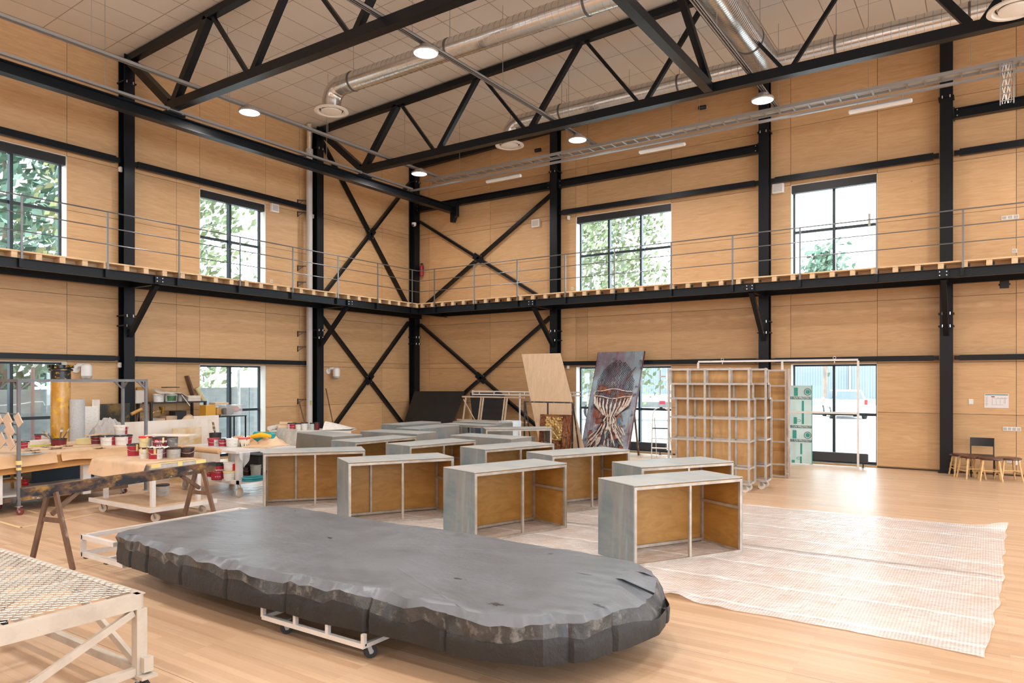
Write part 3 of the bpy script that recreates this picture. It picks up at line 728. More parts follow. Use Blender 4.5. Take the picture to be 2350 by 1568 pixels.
def slab():
    top = [(9.00,-14.46),(8.90,-14.30),(8.86,-14.0),(8.84,-13.5),(8.88,-13.0),(8.98,-12.62),(9.2,-12.52),(9.8,-12.50),(10.45,-12.53),(11.43,-12.49),(12.5,-12.49),(13.3,-12.53),(13.73,-12.58),(14.02,-12.74),(14.17,-13.02),(14.21,-13.35),(14.13,-13.72),(14.03,-14.06),(13.82,-14.28),(13.42,-14.43),(13.0,-14.45),(12.6,-14.46),(12.1,-14.50),(11.57,-14.53),(11.09,-14.56),(10.5,-14.56),(9.8,-14.54)]
    n0 = len(top); tot = []; P = [Vector((*p,0)) for p in top]
    L = [0]
    for i in range(n0): L.append(L[-1]+(P[(i+1)%n0]-P[i]).length)
    N = 460; ring = []
    for k in range(N):
        t = L[-1]*k/N; i = max(j for j in range(n0) if L[j] <= t); f = (t-L[i])/(L[i+1]-L[i]); ring.append(P[i].lerp(P[(i+1)%n0], f))
    c = Vector((11.4,-13.5,0)); bm = bmesh.new(); rows = []
    def outn(k):
        d = ring[(k+1)%N]-ring[k-1]; v = Vector((-d.y, d.x, 0)).normalized(); return v if v.dot(ring[k]-c) > 0 else -v
    rs = random.Random(4)
    def steps(lo, hi, amp):     # piecewise linear random outline, closed
        xs = [0]
        while xs[-1] < N: xs.append(xs[-1]+rs.randint(lo,hi))
        xs[-1] = N; ys = [rs.uniform(0,1)**1.6*amp for _ in xs]; ys[-1] = ys[0]; out = []; q = 0
        for k in range(N):
            while xs[q+1] <= k: q += 1
            f = (k-xs[q])/(xs[q+1]-xs[q]); out.append(ys[q]*(1-f)+ys[q+1]*f)
        return out
    ZT, ZB = .50, .195
    b1, b2, b3 = steps(3,9,.085), steps(9,24,.075), steps(2,5,.03)
    z1, z2 = steps(3,10,.075), steps(2,6,.03)
    q1, q2 = steps(14,34,.03), steps(5,13,.012)
    groove = [0]*N
    k = 0
    while k < N:
        k += rs.randint(9,30)
        if k < N: groove[k] = rs.uniform(.015,.045)
    def rough(k):               # the far and left edges are cleaner than the long front edge
        p = ring[k]; return (1.0 if p.y < -13.6 or p.x > 13.7 else .45)*(.45 if p.x < 9.2 else 1)
    def cham(k):                # broad chamfer at the right end
        p = ring[k]; return math.exp(-((p.x-14.2)/.28)**2-((p.y+13.15)/.42)**2)
    prof = [(-.035,ZB),(0.0,ZB+.012),(.006,ZB+.10),(.0,ZT-.17),(-.006,None),(None,-1),(None,-2)]
    for n_, (off, z) in enumerate(prof):
        row = []
        for k in range(N):
            o = outn(k); p = ring[k]; R_ = rough(k); C_ = cham(k); zz = z
            low = .05*R_+z1[k]*R_+.02
            if z is None: zz = ZT-.035-low-.10*C_; d = off-q1[k]-q2[k]-groove[k]*.7
            elif z == -1: d = -.012-(b1[k]*.45+b3[k]*.6)*R_-.10*C_-groove[k]*.4; zz = ZT-.022-z1[k]*.45*R_-z2[k]*R_-.05*C_
            elif z == -2: d = -.03-(b1[k]+b2[k])*R_-.30*C_; zz = ZT-.003
            else:
                d = off-q1[k]-q2[k]-groove[k]
                if n_ < 2: zz = z+.012*vnoise(p, 2.2)
            row.append(bm.verts.new((p.x+o.x*d, p.y+o.y*d, zz)))
        rows.append(row)
    nside = len(rows)-1
    for s in (.975,.95,.91,.86,.80,.72,.63,.54,.45,.36,.26,.15,.06):
        row = []
        for k in range(N):
            b = rows[nside][k].co; p = Vector((c.x+(b.x-c.x)*s, c.y+(b.y-c.y)*s, 0))
            z = ZT+.003*vnoise(p, 2.3)-.010*max(0, vnoise(p, 3.1)-.45)+(.006*vnoise(p,9) if s > .9 else .0015*vnoise(p,9))
            row.append(bm.verts.new((p.x,p.y,z)))
        rows.append(row)
    for i, (a, b) in enumerate(zip(rows, rows[1:])):
        for k in range(N):
            f = bm.faces.new((a[k],a[(k+1)%N],b[(k+1)%N],b[k])); f.material_index = 1 if i >= nside-1 else (2 if i == nside-2 else 0)
    bm.faces.new(rows[-1]).material_index = 1; bm.faces.new(rows[0][::-1]).material_index = 0
    m = MB(); m.bm.free(); m.bm = bm
    return m
sl = obj('stone_slab', slab(), [SLABS, SLABT, SLABC], smooth=26); tag(sl,'large black imitation rock slab on a low aluminium dolly','slab')
r = thing('aluminium_dolly','low pale aluminium dolly frame carrying the black rock slab','dolly',(8.15,-14.33,0))
W = dict(world=True)
def abar(a, b, n='frame_bar', t=.045): return part(r, n, MB().beam(a, b, t, t), ALUW, **W)
for z in (.152,.335):
    if z < .3:
        abar((8.14,-14.34,z),(8.98,-14.34,z))
    else: abar((8.14,-14.34,z),(8.80,-14.34,z))
    abar((8.14,-14.34,z),(8.14,-12.44,z)) if z < .3 else abar((8.14,-14.34,z),(8.14,-12.44,z),'end_bar')
    abar((8.14,-12.44,z),(9.3 if z > .3 else 8.95,-12.44,z),'long_bar')
for x, y in ((8.14,-14.34),(8.14,-12.44)): abar((x,y,.13),(x,y,.357),'corner_post')
abar((9.05,-12.38,.335),(12.0,-12.38,.335),'long_bar')
abar((8.6,-14.34,.15),(8.6,-12.44,.15),'cross_bar')
abar((8.98,-14.05,.165),(13.2,-14.05,.165),'long_bar'); abar((8.98,-13.0,.165),(13.2,-13.0,.165),'long_bar')
abar((11.33,-14.47,.115),(12.46,-14.47,.115),'outrigger_bar',.035)
for x in (11.33,11.72,12.08,12.45): abar((x,-14.47,.115),(x,-14.47,.20),'outrigger_post',.03)
for x in (11.33,12.45): abar((x,-14.47,.115),(x,-13.9,.115),'outrigger_arm',.03)
def caster(root, x, y, z, rw=.05, m=RUBBER, fork=GALVW, rot=0, plate=True):
    """a swivel caster whose wheel touches z = 0 and whose plate is at height z"""
    c = part(root,'caster',MB().box((x,y,z-.005),(.075,.075,.01)).tube((x,y,z-.01),(x,y,z-.03),.022), fork, **W)
    d = Vector((math.cos(rot), math.sin(rot), 0)); n = Vector((-d.y, d.x, 0)); w = Vector((x,y,rw))+d*.02
    f = MB()
    for s in (-1,1): f.beam(w+n*s*.021+Vector((0,0,-.01)), Vector((x,y,z-.028))+n*s*.021, .004 if abs(d.x) < .5 else .03, .03 if abs(d.x) < .5 else .004)
    part(c,'fork',f,fork,**W)
    part(c,'wheel',MB().tube(w-n*.016,w+n*.016,rw,n=20),m,**W)
    part(c,'hub',MB().tube(w-n*.019,w+n*.019,rw*.35,n=12),fork,**W)
for x, y in ((11.52,-14.42),(12.42,-14.40),(9.2,-13.0),(13.1,-13.0),(9.2,-14.05)): caster(r,x,y,.143 if y > -14.1 else .12,.048,BLACK,rot=1.2)
FOOT = mat('rusty_foot',(.09,.05,.03,1),rough=.7)
for x, y in ((8.20,-14.34),(8.62,-14.34),(8.14,-12.5)): part(r,'foot_bracket',MB().box((x,y,.12),(.05,.03,.02)),FOOT,**W)

# ================================================================ expanded-metal platform, lower left
MESHM = mat('mesh_zinc',(.56,.53,.49,1),rough=.4,metal=.4)
CREAM = patches('chipped_cream_metal',(.50,.44,.37,1),[((.42,.36,.30,1),(4,4,4),.55,.1,1),((.10,.08,.06,1),(14,14,14),.70,.02,2)],rough=.45,metal=.15)
PX0, PX1, PY0, PY1, PZ = 9.55, 11.64, -17.15, -15.63, .64
r = thing('mesh_platform','cream metal platform with expanded mesh top in the lower left corner','platform',(10.6,-16.4,0))
def pbar(a, b, w=.05, h=.05, n='frame_bar'): return part(r, n, MB().beam(a, b, w, h), CREAM, **W)
for y in (PY0,PY1): pbar((PX0,y,PZ-.045),(PX1,y,PZ-.045),.05,.09,'side_beam')
for x in (PX0,PX1): pbar((x,PY0,PZ-.045),(x,PY1,PZ-.045),.05,.09,'end_beam')
pbar((10.6,PY0,PZ-.03),(10.6,PY1,PZ-.03),.05,.05,'middle_beam')
for x in (9.95,10.3,10.95,11.3): pbar((x,PY0,PZ-.028),(x,PY1,PZ-.028),.035,.045,'joist')
pbar((PX0,-16.35,PZ-.05),(PX1,-16.35,PZ-.05),.035,.05,'joist')
LG = [(PX1,PY1-.0),(PX1,PY0),(PX0,PY1),(PX0,PY0)]
for x, y in LG:
    pbar((x,y,.10),(x,y,PZ-.09),.065,.065,'leg')
for a, b in (((PX1,PY1-.04,PZ-.11),(PX1,-16.5,.17)),((PX1-.05,PY1,.20),(10.75,PY1,PZ-.10)),((PX0+.05,PY1,.20),(10.45,PY1,PZ-.10)),((10.6,-16.39,PZ-.10),(11.1,-16.39,.18))):
    pbar(a, b, .028, .045, 'diagonal_strut')
for y in (PY1,-16.35,PY0): pbar((PX0,y,.155),(PX1,y,.155),.045,.05,'lower_rail')
pbar((PX1,PY0,.155),(PX1,PY1,.155),.045,.05,'lower_rail')
part(r,'bracket_plate',MB().box((PX1+.05,PY1+.02,.20),(.05,.06,.09)).box((PX1+.05,PY1+.01,.13),(.11,.10,.02)),CREAM,**W)
for x, y in LG: caster(r,x,y,.115,.05,BLACK,rot=.4)
mesh = MB(); sy, sx = .031, .078
ny = int((PY1-PY0)/sy); nx = int((PX1-PX0)/sx)
for j in range(ny):
    y0 = PY0+sy*(j+.5); pts = []
    for i in range(nx*2+1):
        ph = (i+j) % 2; pts.append((PX0+.5*sx*i, y0+(sy*.47 if ph else -sy*.47), PZ+.006+(.004 if ph else -.003)))
    wv = .0024
    for p, q in zip(pts, pts[1:]):
        p, q = Vector(p), Vector(q); d = (q-p).normalized(); n = Vector((-d.y,d.x,0))*wv; up = Vector((0,0,.004))
        mesh._add([p-n,q-n,q+n+up,p+n+up],((0,1,2,3),)); 
part(r,'expanded_mesh',mesh,MESHM,**W,smooth=0)
part(r,'rim_angle',MB().span((PX0-.025,PY1-.03,PZ),(PX1+.025,PY1+.025,PZ+.006)).span((PX1-.03,PY0,PZ),(PX1+.025,PY1,PZ+.006)),CREAM,**W)

# ================================================================ paint-stained trestle beam
DIRTY = patches('paint_stained_wood',(.11,.055,.028,1),[((.30,.16,.035,1),(5,5,9),.56,.06,1),((.012,.012,.016,1),(4,4,7),.50,.07,2),((.40,.36,.32,1),(6,6,14),.68,.03,3)],rough=.55)
OLDW = patches('worn_brown_wood',(.17,.095,.055,1),[((.10,.055,.035,1),(6,6,2),.5,.1,1),((.36,.28,.20,1),(9,9,3),.66,.05,2)],rough=.6)
A0 = Vector((7.86,-14.80,.82)); B0 = Vector((7.36,-12.30,.82))
r = thing('trestle_beam','long paint-stained wooden trestle with two splayed leg pairs, left','trestle',(7.6,-13.6,0))
part(r,'beam',MB().beam(A0,B0,.075,.125),DIRTY,**W)
dirv = (B0-A0).normalized(); nrm = Vector((-dirv.y,dirv.x,0))
for t, apx in ((.12,None),(.905,None)):
    q = A0.lerp(B0,t); q = Vector((q.x,q.y,0))
    for s in (-1,1):
        part(r,'leg',MB().beam(q+nrm*s*.06+Vector((0,0,.80)),q+nrm*s*.33+Vector((0,0,.0)),.055,.03,up=dirv),OLDW,**W)
    part(r,'cross_tie',MB().beam(q+nrm*.15+Vector((0,0,.50)),q-nrm*.15+Vector((0,0,.50)),.02,.05),OLDW,**W)
    part(r,'brace',MB().beam(q+Vector((0,0,.56)),q+dirv*(.30 if t < .5 else -.30)+Vector((0,0,.76)),.03,.045),OLDW,**W)

# ================================================================ floor film and tape
def film_mat():
    m, N, L, P = newmat('clear_floor_film'); P.inputs['Base Color'].default_value = (.86,.85,.85,1); P.inputs['Roughness'].default_value = .13; P.inputs['Specular IOR Level'].default_value = .8
    tc = N.new('ShaderNodeTexCoord'); sp = N.new('ShaderNodeSeparateXYZ'); L.new(tc.outputs['Object'], sp.inputs[0])
    nz = N.new('ShaderNodeTexNoise'); nz.inputs['Scale'].default_value = 2.2; nz.inputs['Detail'].default_value = 7; nz.inputs['Roughness'].default_value = .65; L.new(tc.outputs['Object'], nz.inputs['Vector'])
    # woven reinforcing threads across the run
    wv = N.new('ShaderNodeMath'); wv.operation = 'SINE'; ml = N.new('ShaderNodeMath'); ml.operation = 'MULTIPLY'; ml.inputs[1].default_value = 240
    L.new(sp.outputs['X'], ml.inputs[0]); L.new(ml.outputs[0], wv.inputs[0])
    # white bands along the run, every .57 m, wobbling a little
    wob = N.new('ShaderNodeMath'); wob.operation = 'MULTIPLY_ADD'; wob.inputs[1].default_value = .05; L.new(nz.outputs['Fac'], wob.inputs[0]); L.new(sp.outputs['Y'], wob.inputs[2])
    md = N.new('ShaderNodeMath'); md.operation = 'PINGPONG'; md.inputs[1].default_value = .365; L.new(wob.outputs[0], md.inputs[0])
    bd = N.new('ShaderNodeMapRange'); bd.inputs[1].default_value = .022; bd.inputs[2].default_value = .034; bd.inputs[3].default_value = .24; bd.inputs[4].default_value = 0; L.new(md.outputs[0], bd.inputs[0])
    a0 = N.new('ShaderNodeMapRange'); a0.inputs[1].default_value = .3; a0.inputs[2].default_value = .72; a0.inputs[3].default_value = .42; a0.inputs[4].default_value = .74; L.new(nz.outputs['Fac'], a0.inputs[0])
    a1 = N.new('ShaderNodeMath'); a1.operation = 'MULTIPLY_ADD'; a1.inputs[1].default_value = .09; L.new(wv.outputs[0], a1.inputs[0]); L.new(a0.outputs[0], a1.inputs[2])
    a2 = N.new('ShaderNodeMath'); a2.operation = 'ADD'; a2.use_clamp = True; L.new(a1.outputs[0], a2.inputs[0]); L.new(bd.outputs[0], a2.inputs[1])
    L.new(a2.outputs[0], P.inputs['Alpha'])
    n2 = N.new('ShaderNodeTexNoise'); n2.inputs['Scale'].default_value = 7; n2.inputs['Detail'].default_value = 8; n2.inputs['Distortion'].default_value = 1.2; L.new(tc.outputs['Object'], n2.inputs['Vector'])
    bp = N.new('ShaderNodeBump'); bp.inputs['Strength'].default_value = .55; bp.inputs['Distance'].default_value = .03; L.new(n2.outputs['Fac'], bp.inputs['Height']); L.new(bp.outputs[0], P.inputs['Normal'])
    return m
FILM = film_mat()
def film(name, c, label, zb, seed, nu=150, nv=50, fold=None):
    c = [Vector((*p,0)) for p in c]      # corners: far left, far right, near right, near left
    mb = MB()
    def fn(u, v):
        p = c[0].lerp(c[1],u).lerp(c[3].lerp(c[2],u),v)
        e = min(u*40, (1-u)*40, v*14, (1-v)*14, 1)
        z = zb+.006*(1+vnoise((p.x+seed,p.y,0),2.1))*.5+.010*max(0,vnoise((p.x,p.y+seed,0),1.1)-.2)+.006*abs(vnoise((p.x*2,p.y*.6,seed),2.6))
        p = p+Vector((.035*vnoise((p.x,p.y,seed),3.1)*(1-min(1,min(u,1-u)*30)), .03*vnoise((p.x,p.y,seed),2.3)*(1-min(1,min(v,1-v)*12)), 0))
        if fold: z += fold(p, u, v)
        return (p.x,p.y,z)
    mb.sheet(fn, nu, nv)
    o = obj(name, mb, FILM, smooth=60); return tag(o, label, 'plastic sheet')
film('floor_film',[(5.2,-6.9),(16.32,-6.40),(16.24,-9.40),(5.0,-9.45)],'far strip of clear plastic film under the rear plinth boxes',.0015,1.0,
     fold=lambda p,u,v: .022*math.exp(-((1-v)/.03)**2)+.07*math.exp(-((u-1)/.018)**2-((v)/.06)**2))
film('floor_film',[(4.7,-9.36),(16.26,-9.26),(16.10,-11.93),(4.9,-11.65)],'near strip of clear plastic film reaching past the slab tip',.006,5.0,
     fold=lambda p,u,v: .05*math.exp(-((p.x-13.75)/.13)**2-((1-v)/.09)**2)+.012*math.exp(-((p.x-13.3-(p.y+9.5)*-.35)/.10)**2)*(1 if p.x > 12 else 0))
TAPE = mat('cream_floor_tape',(.72,.52,.27,1),rough=.5)
def tape(a, b, lab, w=.045):
    m = MB(); a, b = Vector((*a,.0016)), Vector((*b,.0016)); m.beam(a,b,w,.0012); o = obj('floor_tape',m,TAPE); tag(o,lab,'floor tape','cream tape lines on the floor')
tape((3.4,-13.76),(5.27,-13.80),'cream floor tape ending left below the trestle beam')
tape((5.25,-13.80),(4.95,-12.0),'cream floor tape running toward the near paint trolley')
tape((2.6,-13.1),(4.3,-13.2),'short cream floor tape beside the rack caster')

# ================================================================ workshop corner on the left
RED = mat('can_red',(.34,.012,.03,1),rough=.4); REDD = mat('can_dark_red',(.12,.008,.016,1),(.17,.012,.022,1),rough=.4,scale=(9,9,9))
CANW = patches('can_white',(.70,.68,.64,1),[((.52,.50,.47,1),(14,14,50),.6,.05,1)],rough=.45)
LIDK = patches('can_dark_rim',(.018,.018,.022,1),[((.55,.53,.5,1),(22,22,30),.62,.03,2)],rough=.45)
CANY = mat('can_cream',(.62,.53,.27,1),rough=.45); CANG = mat('can_grey',(.36,.35,.33,1),(.50,.49,.46,1),rough=.5,scale=(8,8,8))
CANB = patches('can_brown',(.045,.016,.010,1),[((.10,.05,.035,1),(8,8,14),.58,.06,1)],rough=.35)
DRIP = patches('can_dripped',(.66,.60,.48,1),[((.035,.018,.012,1),(26,26,5),.56,.03,3)],rough=.45)
MASK = mat('masking_tape',(.74,.60,.24,1),rough=.6); TXTW = mat('print_white',(.8,.8,.8,1),rough=.5); WIRE = mat('bail_wire',(.5,.48,.45,1),rough=.4,metal=.7)
KRAFT = patches('kraft_paper',(.52,.32,.165,1),[((.58,.375,.21,1),(2,2,2),.5,.15,1)],rough=.6)
KRAFTL = patches('pale_kraft',(.66,.47,.31,1),[((.56,.40,.26,1),(3,3,3),.55,.12,1),((.46,.36,.27,1),(6,6,6),.66,.05,2)],rough=.55)
PAPER = patches('white_board',(.66,.60,.54,1),[((.58,.51,.44,1),(2.5,2.5,2.5),.52,.12,1),((.20,.11,.07,1),(1.5,1.5,9),.72,.012,2)],rough=.6)
GREYST = mat('grey_rack_steel',(.13,.135,.15,1),(.17,.175,.19,1),rough=.45,scale=(4,4,4),metal=.2)
def text(parent, name, body, size, loc, rot, m, ext=.0006):
    cu = bpy.data.curves.new(name,'FONT'); cu.body = body; cu.size = size; cu.extrude = ext; cu.align_x = 'CENTER'; cu.align_y = 'CENTER'
    o = bpy.data.objects.new(name,cu); COL.objects.link(o); me = bpy.data.meshes.new_from_object(o.evaluated_get(bpy.context.evaluated_depsgraph_get())); bpy.data.objects.remove(o); me.materials.clear(); me.materials.append(m); o = bpy.data.objects.new(name,me); COL.objects.link(o); o.parent = parent; o.location = loc; o.rotation_euler = rot; return o
def depth(p): return (Vector(p)-EYE).dot(_F)
def seat(px, py, z, wpx):
    """centre and radius of a round thing whose front foot is seen at px,py standing at height z"""
    p = onz(px, py, z); r = wpx/2*depth(p)/F_PX; d = Vector((p.x-EYE.x,p.y-EYE.y,0)).normalized()
    return (p.x+d.x*r, p.y+d.y*r, z+.001), r, math.atan2(-d.y,-d.x)     # angle that faces the viewer
def arc(mb, r0, r1, z0, z1, a0, a1, off=.0012, n=8):
    P = [(( r0+(r1-r0)*t+off)*math.cos(a), (r0+(r1-r0)*t+off)*math.sin(a), z0+(z1-z0)*t) for t in (0,1) for a in [a0+(a1-a0)*i/n for i in range(n+1)]]
    mb._add(P,[(i,i+1,i+n+2,i+n+1) for i in range(n)]); return mb
def bucket(px, py, z, wpx, hpx, lab, body=CANW, band=None, bandr=(-1.0,.6), lid=LIDK, tapes=(), txt=None, handle=True, grp='paint cans on the work tables', open_=False, name='paint_can', stripe=None):
    c, r, a = seat(px, py, z, wpx); h = hpx*depth(c)/F_PX
    o = thing(name, lab, 'paint can', c, a, grp); rb = r*.90
    part(o,'body',MB().lathe([(rb*.97,0),(rb,.004),(r*.98,h*.93),(r*.98,h*.96)]+([(r*.93,h*.96),(rb*.93,h*.5),(0,h*.5)] if open_ else []),n=28),body)
    if lid is not None:
        m = MB()
        if open_: m.lathe([(r*.98,h*.90),(r*1.03,h*.90),(r*1.03,h),(r*.94,h),(r*.94,h*.92)],n=28,cap=False)
        else: m.lathe([(r*.985,h*.86),(r*1.035,h*.87),(r*1.035,h*.985),(r*.97,h),(r*.93,h*.975),(0,h*.97)],n=28)
        part(o,'rim' if open_ else 'lid',m,lid)
    if band is not None: part(o,'printed_label',arc(MB(),rb,r*.975,h*.06,h*.84,bandr[0],bandr[1],n=14),band)
    if stripe is not None: part(o,'label_stripe',arc(MB(),rb+(r*.98-rb)*.42,rb+(r*.98-rb)*.5,h*.42,h*.50,-.7,.7,.003,n=10),stripe)
    for ta in tapes: part(o,'tape_strip',arc(MB(),rb+(r-rb)*.45,r*1.035,h*.42,h*.97,ta-.14,ta+.14,.004,n=3),MASK)
    if handle:
        pts = [((r*1.05)*math.cos(t)*1.0, (r*1.05)*math.sin(t), h*.80-h*.34*math.sin((t+PI/2)/PI*PI)) for t in [-PI/2+PI*i/14 for i in range(15)]]
        part(o,'handle',MB().path(pts,.0028,n=5),WIRE)
    if txt:
        part(o,'label_logo',MB().box((r*.955+.006,r*.02-.40*r,h*.66),(.004,.16*r*2,.16*r*2)),mat_logo)
        text(o,'label_text',txt,r*.42,(r*.955+.008,r*.20,h*.62),(PI/2,0,PI/2),TXTW)
        for k in range(3): part(o,'label_icon',MB().path([(r*.94+.004,-.30*r+.28*k*r+.07*r*math.cos(q),h*.22+.07*r*math.sin(q)) for q in [PI*i/5 for i in range(10)]],.0016,n=4,closed=True,caps=False),TXTW)
    return o
mat_logo = mat('logo_red',(.62,.02,.02,1),rough=.4)

# ---------------------------------------------------------------- work table under the rack
T1 = .87
r = thing('work_table','long work table with kraft paper hanging over its front, under the rack','table',(3.2,-12.9,0))
part(r,'table_top',MB().span((2.15,-14.6,T1-.035),(4.10,-11.62,T1)),KRAFTL,**W)
for x, y in ((4.0,-13.62),(4.0,-12.38),(2.3,-13.62),(2.3,-11.75),(2.3,-14.4)):
    part(r,'leg',MB().span((x-.05,y-.06,.16),(x+.05,y+.06,T1-.035)),ALUW,**W)
part(r,'lower_shelf',MB().span((2.2,-14.55,.24),(3.96,-11.66,.27)),mat('white_shelf',(.62,.63,.63,1),rough=.5),**W)
part(r,'lower_frame',MB().beam((3.98,-14.5,.20),(3.98,-11.7,.20),.05,.06).beam((2.3,-14.5,.20),(2.3,-11.7,.20),.05,.06),OLDW,**W)
for x, y in ((3.98,-11.78),(2.35,-11.78),(3.98,-14.3),(2.35,-14.3)): caster(r,x,y,.17,.055,mat('brown_wheel',(.08,.03,.02,1),rough=.5),rot=.3)
def hang(y0, y1, x, z0, z1, m, label, wob=.02, name='hanging_paper', seed=0.):
    mb = MB()
    mb.sheet(lambda u,v: (x+.012+(.05*v*v)+wob*vnoise((u*3+seed,v,seed),2.1)*v, y0+(y1-y0)*u, z0+.004 if v == 0 else z0+(z1(u) - z0)*v), 26, 6, th=.002)
    o = obj(name, mb, m, smooth=60); return tag(o,label,'paper','kraft paper hanging from the work table')
hang(-14.5,-12.86,4.105,T1,lambda u:.66+.06*u,KRAFT,'kraft paper sheet hanging in front of the rack, long lower hem',seed=1)
hang(-12.80,-11.64,4.115,T1,lambda u:.735+.01*math.sin(9*u),KRAFT,'shorter kraft paper sheet hanging toward the near paint trolley',seed=4)
hang(-14.5,-11.66,4.08,T1-.03,lambda u:.56+.12*u,mat('orange_kraft',(.36,.16,.035,1),(.42,.20,.05,1),rough=.6,scale=(2,2,2)),'dark orange paper layer below the other hanging papers',wob=.01,seed=7)
# paper scraps
for k in range(16):
    px = 45+rnd.random()*190; py = 1027+rnd.random()*14-(.03*px if px > 90 else 0); p = onz(px,py,T1)
    mb = MB(); s = .11+.10*rnd.random(); a = rnd.random()*3; sd = rnd.random()*9
    mb.sheet(lambda u,v: (p.x+s*((u-.5)*math.cos(a)-(v-.5)*.7*math.sin(a)), min(-11.66,p.y+s*((u-.5)*math.sin(a)+(v-.5)*.7*math.cos(a))), T1+.002+.0012*k+.028*abs(vnoise((u,v,sd),3))*(abs(u-.5)+abs(v-.5))), 6, 6)
    o = obj('paper_scrap',mb,rnd.choice([KRAFT,KRAFTL,KRAFTL,CANG]),smooth=60); tag(o,'curled scrap of brown paper on the long work table','paper','paper scraps on the long work table')
p = onz(72,1042,T1); o = obj('metal_sheet',MB().box((p.x,p.y,T1+.003),(.30,.42,.004),.3),GALV); tag(o,'flat grey metal sheet on the paper covered work table','sheet')
for k, (px, py, sx, s2, h, m, lab) in enumerate([(76,1022,.22,.34,.07,PAPER,'pale flat box near the lime strip on work table'),(100,1018,.16,.20,.06,PAPER,'second pale flat box beside the lime strip'),(28,1014,.3,.25,.035,KRAFTL,'flat pale cardboard beside the rack post'),(215,1020,.4,.22,.10,CANY,'cream tray behind the paint cans right on work table')]):
    p = onz(px,py,T1); o = obj('flat_box',MB().box((p.x-.1,p.y,T1+h/2+.001),(sx,s2,h),.2*k,bev=.004),m); tag(o,lab,'box')
p = onz(94,1024,T1); o = obj('lime_strip',MB().box((p.x,p.y,T1+.012),(.05,.42,.02),-.2),mat('lime',(.45,.48,.03,1),rough=.5)); tag(o,'lime green strip lying among the papers','strip')
bucket(52,1031,T1,27,17,'small red can directly behind the rack post',CANW,RED,(-.9,.9),lid=LIDK)
bucket(96,1014,T1,29,17,'red and white can behind the lime strip',CANW,RED,(-1.4,-.1))
bk = bucket(135,1024,T1,33,16,'dark red tub full of brushes before the yellow tube',CANB,REDD,(-1.2,1.2),open_=True,handle=False)
bk_c = seat(135,1024,T1,33)
def brush(c, h, tilt, az, lab, ln=.26):
    o = thing('paint_brush', lab, 'brush', (c[0]+.03*math.cos(az),c[1]+.03*math.sin(az),c[2]+h), (0,tilt,az), 'brushes in the tubs')
    part(o,'brush_handle',MB().path([(0,0,0),(0,0,ln*.5),(0,0,ln)],[.006,.011,.007],n=8),OLDW)
    part(o,'ferrule',MB().box((0,0,ln+.02),(.014,.042,.05)),CANG); part(o,'bristles',MB().box((0,0,ln+.07),(.012,.045,.06),bev=.004),mat_br)
    return o
mat_br = mat('bristle',(.20,.12,.05,1),(.34,.22,.09,1),rough=.8,scale=(60,60,5))
for k in range(4): brush(bk_c[0],.065,.5+.2*k,1.2+k*1.3,['brush leaning left in the dark red tub','brush standing steep in the dark red tub','brush leaning back in the dark red tub','brush leaning right in the dark red tub'][k],.20)
bucket(221,1021,T1,24,20,'dark red can under the plywood offcut, work table',CANW,REDD,(-1.1,1.0),lid=LIDK)
bucket(248,1024,T1,33,23,'white can with red edge, left of the stacked pair',CANW,RED,(.5,1.3))
c3 = bucket(283,1023,T1,38,23,'wide white can with red edge under another can',CANW,RED,(.55,1.3))
hz = T1+23*depth(c3.location)/F_PX
q = c3.location
o = bucket(279,1001,hz+.002,30,22,'white can stacked on the wide white can',CANW,RED,(.62,1.05),lid=CANW); o.location = (q.x-.03,q.y-.02,hz+.002)
q = onz(221,1021,T1); o = obj('plywood_offcut',MB().box((q.x-.06,q.y+.05,T1+20*depth(q)/F_PX+.02),(.16,.36,.012),Matrix.Rotation(.06,3,'X')),PLYP); tag(o,'thin plywood offcut lying on top of the dark red can','board')

# ---------------------------------------------------------------- steel rack
RX0, RX1, RY0, RY1, RZ = 3.45, 4.20, -13.41, -11.50, 2.01
r = thing('rolling_rack','tall grey steel rack on casters with sample rungs, left edge','rack',(3.8,-12.5,0))
def rbar(a, b, n='frame_tube', t=.042): return part(r,n,MB().beam(a,b,t,t),GREYST,**W)
for x in (RX0,RX1):
    for y in (RY0,RY1):
        rbar((x,y,.13),(x,y,RZ),'post')
        for sx in ((1 if x == RX0 else -1),):
            rbar((x,y,RZ-.17),(x+sx*.17,y,RZ-.02),'corner_brace',.025)
        sy = 1 if y == RY0 else -1
        rbar((x,y,RZ-.17),(x,y+sy*.17,RZ-.02),'corner_brace',.025)
        caster(r,x,y,.13,.05,mat('rack_wheel',(.20,.04,.035,1),rough=.45),rot=.6)
for x in (RX0,RX1): rbar((x,RY0+.02,RZ-.021),(x,RY1-.02,RZ-.021),'top_bar')
for y in (RY0,RY1): rbar((RX0+.02,y,RZ-.021),(RX1-.02,y,RZ-.021),'top_bar')
rbar((RX0,RY0,.20),(RX1,RY0,.20),'bottom_bar')
for z in (1.49,1.335,1.185): rbar((RX0+.02,RY0,z),(RX1-.02,RY0,z),'rung',.016)
part(r,'tape_patch',MB().span((RX1-.03,RY0-.03,.74),(RX1+.03,RY0+.03,.80)).span((RX1-.026,RY0-.026,.66),(RX1+.026,RY0+.026,.70)),MASK,**W)
TILE = mat('clay_tile',(.58,.45,.35,1),(.66,.53,.42,1),rough=.6,scale=(5,5,5))
